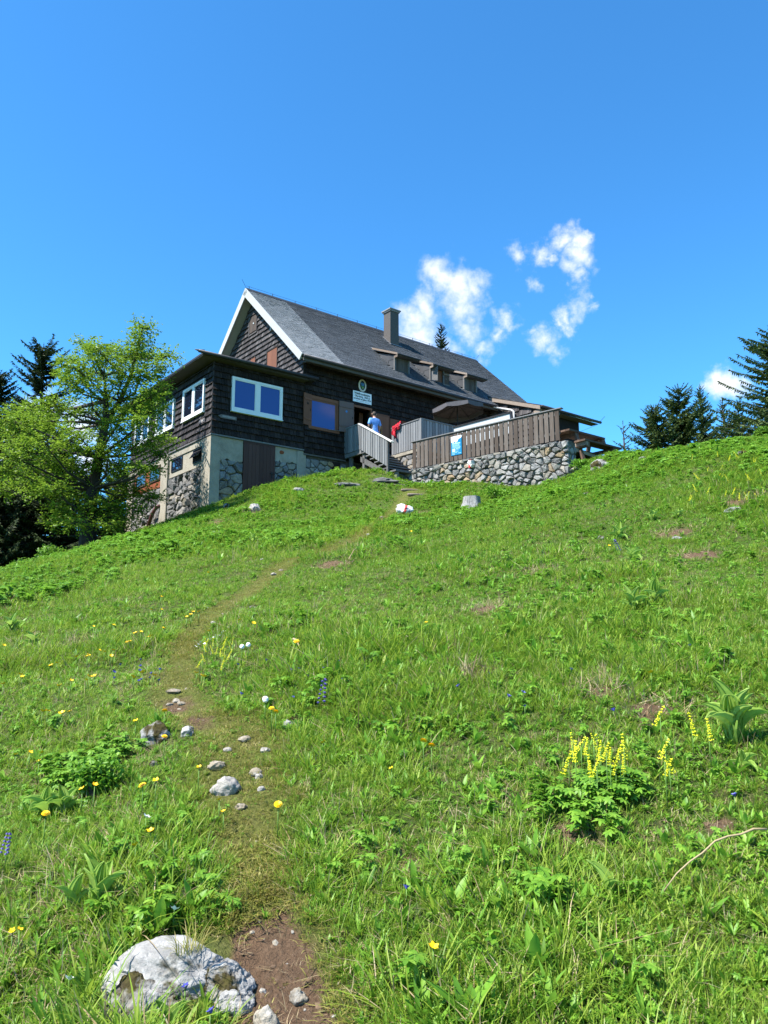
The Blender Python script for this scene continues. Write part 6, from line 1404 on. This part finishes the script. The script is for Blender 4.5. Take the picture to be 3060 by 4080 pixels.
t_ = tag(link('sedge_tuft', blade_mesh('sedge_tuft', 90, .045, .03, .09, .0022, .5, M['grass_yellow'], .7, 5), None, (BG[0] + .055, BG[1] - .07, BG[2] + .10)), 'brownish sedge tuft growing on the big boulder', 'grass tuft')

# ------------------------------------------------------------------ trees
def leaf_cards(C, D, Nn, Lh, Wh):
    """diamond leaves: centres C, directions D, normals Nn"""
    D = D / np.linalg.norm(D, axis=1, keepdims=True); S_ = np.cross(D, Nn); S_ /= np.linalg.norm(S_, axis=1, keepdims=True) + 1e-9; n = len(C); Lh = Lh[:, None]; Wh = Wh[:, None]
    up = np.cross(S_, D)
    Vv = np.stack([C - D * Lh, C + S_ * Wh + up * Wh * .3 - D * Lh * .1, C + D * Lh - up * Lh * .25, C - S_ * Wh + up * Wh * .3 - D * Lh * .1], 1).reshape(-1, 3); b = np.arange(n)[:, None] * 4
    return Vv, np.concatenate([b + np.array([[0, 1, 2]]), b + np.array([[0, 2, 3]])], 0)
def beech():
    D0 = 26.5; base = at(352, 2175, D0); base[2] = float(ground_z(base[0], base[1])[0]) - .2
    t = thing('beech_tree', 'bright green spreading deciduous tree left of the hut', 'tree', tuple(base))
    q = np.random.default_rng(8); pr = random.Random(8)
    c5 = lambda x, y, d=0: at(x * .4973, 1200 + y * .4973, D0 + d) - base
    trunk = [(0, 0, 0), tuple(c5(705, 1900) ), tuple(c5(712, 1700)), tuple(c5(745, 1500)), tuple(c5(790, 1250)), tuple(c5(845, 980)), tuple(c5(850, 800)), tuple(c5(835, 600))]
    bk = MB().tube(trunk, [.36, .30, .25, .21, .16, .12, .08, .03], 12)
    fork = [tuple(c5(845, 980)), tuple(c5(960, 800, -.3)), tuple(c5(1040, 620, -.3)), tuple(c5(1085, 430, -.2)), tuple(c5(1150, 210, 0))]; bk.tube(fork, [.10, .085, .065, .045, .012], 9)
    sk = [np.array(p) for p in trunk[2:]] + [np.array(p) for p in fork[1:]]
    lobes = [(1150, 220, 55, 75), (1130, 330, 85, 70), (1060, 430, 120, 70), (1180, 440, 90, 60), (1330, 440, 90, 34), (1250, 520, 80, 50), (1010, 560, 120, 70), (1130, 600, 110, 70), (780, 390, 90, 60), (690, 350, 55, 30), (880, 410, 80, 55), (760, 480, 110, 60), (590, 520, 110, 60), (560, 470, 60, 40), (640, 620, 150, 70), (540, 640, 90, 60), (820, 600, 120, 60), (720, 720, 150, 60),
             (240, 880, 190, 70), (120, 960, 150, 70), (330, 960, 150, 60), (480, 1030, 170, 60), (230, 1060, 200, 60), (620, 1060, 120, 50), (360, 1150, 200, 55), (90, 1130, 120, 60), (800, 1040, 150, 55), (920, 1000, 100, 50), (1120, 820, 150, 65), (1230, 740, 110, 60), (1300, 670, 60, 40), (1010, 900, 150, 60), (1150, 960, 150, 60), (1240, 880, 90, 50), (1180, 1090, 150, 50), (1330, 1120, 110, 42), (1290, 1220, 80, 40), (1040, 1150, 150, 50), (880, 1180, 180, 55), (720, 1180, 120, 50), (950, 1300, 160, 50), (1120, 1340, 130, 45), (1230, 1340, 60, 35),
             (600, 1300, 170, 50), (440, 1290, 120, 45), (130, 1260, 150, 50), (60, 1370, 110, 45), (260, 1350, 110, 40), (560, 1430, 190, 55), (680, 1460, 120, 50), (430, 1500, 180, 45), (290, 1530, 120, 35), (560, 1560, 170, 45), (880, 1440, 140, 50), (1020, 1460, 130, 50), (1140, 1540, 130, 45), (1230, 1570, 60, 35), (960, 1560, 130, 40), (560, 1690, 170, 38), (450, 1660, 80, 30), (0, 1500, 90, 50), (820, 1330, 110, 50), (600, 1780, 150, 45), (860, 1640, 140, 50), (960, 1720, 110, 45), (470, 1770, 110, 40), (760, 1620, 90, 45), (880, 1790, 110, 45), (1060, 1660, 110, 45), (380, 1420, 130, 45), (180, 1460, 120, 45), (480, 900, 120, 55), (420, 820, 80, 40), (620, 860, 120, 55), (760, 900, 110, 55), (980, 700, 110, 55), (900, 820, 110, 55), (720, 250 + 130, 50, 40), (1000, 480, 70, 50)]
    Cs, Ds, Ns = [], [], []
    for x, y, rx, ry in lobes:
        dz = pr.uniform(-2.2, 2.0) if ry > 40 else pr.uniform(-1, 1); c = c5(x, y, dz); k = .4973 / F_PX * (D0 + dz) * .92; rx *= k; ry *= k * .82; rd = rx * pr.uniform(.8, 1.1)
        low = [p for p in sk if p[2] < c[2] - .1] or sk[:1]; s = min(low, key=lambda p: np.linalg.norm((p - c) * np.array([1, 1, 1.2])))
        mid = (s + c) / 2 + np.array([0, 0, -.10]) + q.normal(0, .12, 3); L_ = np.linalg.norm(c - s); bk.tube([tuple(s), tuple(mid), tuple(c)], [.022 + .016 * L_, .016 + .009 * L_, .010], 6, False)
        tips = []
        for _ in range(8):                                           # twigs inside the spray
            a = q.normal(0, 1, 3); a /= np.linalg.norm(a); e = c + a * np.array([rx, rd, ry]) * .85; tips.append(e); o_ = c + (mid - c) * q.random() * .5; bk.tube([tuple(o_), tuple((o_ + e) / 2 + q.normal(0, .05, 3)), tuple(e)], [.011, .008, .004], 4, False)
        ns = int(105 * (rx * ry / (.9 * .33)) ** .8) + 16
        for _ in range(ns):
            a = q.normal(0, 1, 3); a /= np.linalg.norm(a); p = c + a * np.array([rx, rd, ry]) * q.uniform(.25, 1.08); d = a * np.array([1, 1, .35]) + q.normal(0, .45, 3); d /= np.linalg.norm(d); n_ = 9; f = np.linspace(0, .42, n_); sd = np.cross(d, [0, 0, 1.0]); sd /= np.linalg.norm(sd) + 1e-6
            for i, ff in enumerate(f):
                side = 1 if i % 2 else -1; Cs.append(p + d * ff + sd * side * .045 + q.normal(0, .018, 3) - np.array([0, 0, .12 * ff * ff])); Ds.append(d * .6 + sd * side * .8 + q.normal(0, .2, 3)); Ns.append(np.array([0, 0, 1.0]) + q.normal(0, .42, 3))
    n = len(Cs); Vv, Ff = leaf_cards(np.array(Cs), np.array(Ds), np.array(Ns), q.uniform(.042, .066, n), q.uniform(.027, .040, n))
    link('crown', np_mesh('crown', Vv, Ff, M['beech_leaf']), t); link('trunk', bk.mesh('trunk', M['bark'], True), t); print('beech leaves', n)
beech()

def spruce_mesh(h, rb_, seed, dens=1.0, sparse=0.0, bare=.04, droop=.25, cone=.85):
    q = np.random.default_rng(seed); bk = MB().tube([(0, 0, 0), (.02 * h * q.normal(0, .3), 0, h * .5), (0, 0, h)], [h * .020 + .03, h * .012 + .02, .008], 8)
    Cs, Ds, Ns, Lh, Wh = [], [], [], [], []; z = h * bare
    while z < h - .08:
        f = z / h; step = .16 + .20 * (1 - f); nb = max(4, int((6.5 + 4 * (1 - f)) * dens)); L0 = rb_ * (1 - f) ** cone + .06
        for k in range(nb):
            if q.random() < sparse: continue
            a = q.uniform(0, 2 * PI); L_ = L0 * q.uniform(.62, 1.15); el = .55 * f - droop * (1 - f) + q.normal(0, .10); d = np.array([math.cos(a) * math.cos(el), math.sin(a) * math.cos(el), math.sin(el)]); n_ = max(4, int(L_ / .075)); zz = z + q.uniform(-.1, .1); sd = np.array([-math.sin(a), math.cos(a), 0])
            p0 = np.array([0, 0, zz]); tip = None
            for i in range(n_):
                g = (i + .7) / n_; p = p0 + d * L_ * g + np.array([0, 0, L_ * .16 * g * g])
                for s in (-1, 1):
                    w = (1 - g * .72) * min(.34, L_ * .34) * q.uniform(.6, 1.25); dd = d * .75 + sd * s * .75 + np.array([0, 0, -.22 + q.normal(0, .16)]); Cs.append(p + dd * w * .5); Ds.append(dd); Ns.append(np.array([0, 0, 1.0]) + q.normal(0, .35, 3)); Lh.append(w * .62); Wh.append(.028 + w * .13)
                if q.random() < .75:
                    w = q.uniform(.08, .20) * min(1, L_); Cs.append(p + np.array([0, 0, -w * .45])); Ds.append(np.array([d[0] * .25, d[1] * .25, -1.0])); Ns.append(sd + q.normal(0, .3, 3)); Lh.append(w * .55); Wh.append(.034)
            e = p0 + d * L_ + np.array([0, 0, L_ * .16]); Cs.append(e); Ds.append(d + np.array([0, 0, .25])); Ns.append(np.array([0, 0, 1.0])); Lh.append(.11); Wh.append(.022); bk.tube([tuple(p0), tuple(p0 + d * L_ * .5 + np.array([0, 0, L_ * .04])), tuple(e)], [.012 + .008 * L_, .010, .004], 4, False)
        z += step
    for i in range(6): Cs.append(np.array([0, 0, h - .04 + .03 * i])); a = i * 2.1; Ds.append(np.array([math.cos(a) * .35, math.sin(a) * .35, 1])); Ns.append(np.array([math.sin(a), -math.cos(a), .1])); Lh.append(.08); Wh.append(.014)
    Vv, Ff = leaf_cards(np.array(Cs), np.array(Ds), np.array(Ns), np.array(Lh), np.array(Wh)); return Vv, Ff, bk
def spruce(px, ptop, d, label, rb_, seed, m='spruce_sunny', group=None, sparse=0, dens=1.0, pbase=None, cone=.6, lean=0, bare=.04):
    top = at(px, ptop, d); zb = float(ground_z(top[0], top[1])[0]) - .15
    if pbase is not None: zb = min(zb, at(px, pbase, d)[2])
    h = top[2] - zb; t = thing('spruce_tree', label, 'tree', (top[0], top[1], zb), 0, group); Vv, Ff, bk = spruce_mesh(h, rb_, seed, dens, sparse, bare, .25, cone)
    link('crown', np_mesh('crown', Vv, Ff, M[m]), t); link('trunk', bk.mesh('trunk', M['bark'], True), t); t.rotation_euler = (0, lean, rnd.uniform(0, 6)); return t
GL = 'spruces behind the deciduous tree'; GR = 'spruces on the right skyline'
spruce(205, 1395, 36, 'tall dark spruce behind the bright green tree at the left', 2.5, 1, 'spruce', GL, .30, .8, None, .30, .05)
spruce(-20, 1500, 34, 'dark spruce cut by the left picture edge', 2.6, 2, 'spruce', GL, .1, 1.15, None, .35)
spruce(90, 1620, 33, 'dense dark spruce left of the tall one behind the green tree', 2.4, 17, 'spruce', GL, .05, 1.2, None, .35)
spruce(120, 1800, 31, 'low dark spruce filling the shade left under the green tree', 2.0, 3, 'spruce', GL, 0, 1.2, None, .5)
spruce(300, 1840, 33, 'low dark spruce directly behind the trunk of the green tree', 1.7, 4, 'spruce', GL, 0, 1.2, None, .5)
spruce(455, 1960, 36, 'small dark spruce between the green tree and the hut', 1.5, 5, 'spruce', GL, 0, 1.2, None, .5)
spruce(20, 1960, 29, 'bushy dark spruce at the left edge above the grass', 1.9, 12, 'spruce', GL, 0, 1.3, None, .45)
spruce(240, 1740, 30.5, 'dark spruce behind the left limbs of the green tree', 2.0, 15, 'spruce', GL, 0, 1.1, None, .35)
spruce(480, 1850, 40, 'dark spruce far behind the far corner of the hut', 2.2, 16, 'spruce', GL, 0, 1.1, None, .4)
spruce(1757, 1292, 58, 'spruce tip rising behind the roof ridge of the hut', 2.4, 6, 'spruce', None, .05, 1.0)
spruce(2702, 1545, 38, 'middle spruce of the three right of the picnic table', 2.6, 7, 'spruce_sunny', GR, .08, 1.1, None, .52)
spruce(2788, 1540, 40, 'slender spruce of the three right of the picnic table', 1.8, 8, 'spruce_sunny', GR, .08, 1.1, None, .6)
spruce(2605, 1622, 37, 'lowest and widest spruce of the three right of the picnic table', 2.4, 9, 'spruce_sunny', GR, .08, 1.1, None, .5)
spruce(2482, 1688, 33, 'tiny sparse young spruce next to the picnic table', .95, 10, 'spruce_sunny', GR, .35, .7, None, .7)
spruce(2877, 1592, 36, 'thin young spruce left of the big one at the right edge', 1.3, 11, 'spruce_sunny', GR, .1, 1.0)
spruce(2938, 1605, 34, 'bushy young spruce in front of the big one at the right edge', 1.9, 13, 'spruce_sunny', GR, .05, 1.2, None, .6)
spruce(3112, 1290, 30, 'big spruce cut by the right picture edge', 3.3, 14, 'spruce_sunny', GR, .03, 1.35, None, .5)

# ------------------------------------------------------------------ bushes
def bush(px, py, wpx, hpx, d, label, m='bush', n=900, seed=1, leaf=.05):
    g = at(px, py, d); g[2] = float(ground_z(g[0], g[1])[0]); k = d / F_PX; rx, rz = wpx * k / 2, hpx * k; q = np.random.default_rng(seed); t = thing('bush', label, 'bush', tuple(g))
    lob = [(q.uniform(-.6, .6) * rx, q.uniform(-.6, .6) * rx, q.uniform(.15, .62) * rz, q.uniform(.35, .6)) for _ in range(8)]; Cs = []; bk = MB()
    for x, y, z, s in lob:
        a = q.normal(0, 1, (n // 8, 3)); a /= np.linalg.norm(a, axis=1, keepdims=True); a *= q.uniform(.4, 1.05, (len(a), 1)); Cs.append(np.array([x, y, z]) + a * np.array([rx * s, rx * s, rz * s * .7])); bk.tube([(0, 0, -.05), (x * .5, y * .5, z * .5), (x, y, z)], [.018, .013, .006], 5, False)
    C = np.concatenate(Cs); N_ = len(C); Vv, Ff = leaf_cards(C, q.normal(0, 1, (N_, 3)), np.array([0, 0, 1.0]) + q.normal(0, .5, (N_, 3)), q.uniform(.7, 1.2, N_) * leaf, q.uniform(.4, .7, N_) * leaf); link('foliage', np_mesh('foliage', Vv, Ff, M[m]), t); link('branches', bk.mesh('branches', M['bark'], True), t); return t
bush(215, 2215, 190, 110, 24, 'bright green bush below the trunk of the green tree', 'bush', 1500, 1, .06)
bush(120, 2250, 160, 60, 22, 'low bright green bush left of the bigger bush', 'bush', 900, 2, .06)
bush(480, 2130, 170, 150, 31, 'dark green shrub against the far corner of the hut base', 'spruce_sunny', 1400, 3, .06)
bush(2300, 1845, 110, 62, 25.2, 'leafy green shrub at the end of the stone wall', 'herb', 900, 4, .045)
bush(3045, 1745, 60, 60, 19, 'light green shrub on the skyline at the right edge', 'bush', 700, 5, .05)
bush(1990, 1945, 130, 60, 24.6, 'leafy plants growing against the stone wall', 'herb', 900, 6, .045)
bush(385, 3060, 190, 190, 3.9, 'dark leafy shrub with bare twigs left of the trail', 'herb', 1300, 7, .016)
# clear air: the meadow only
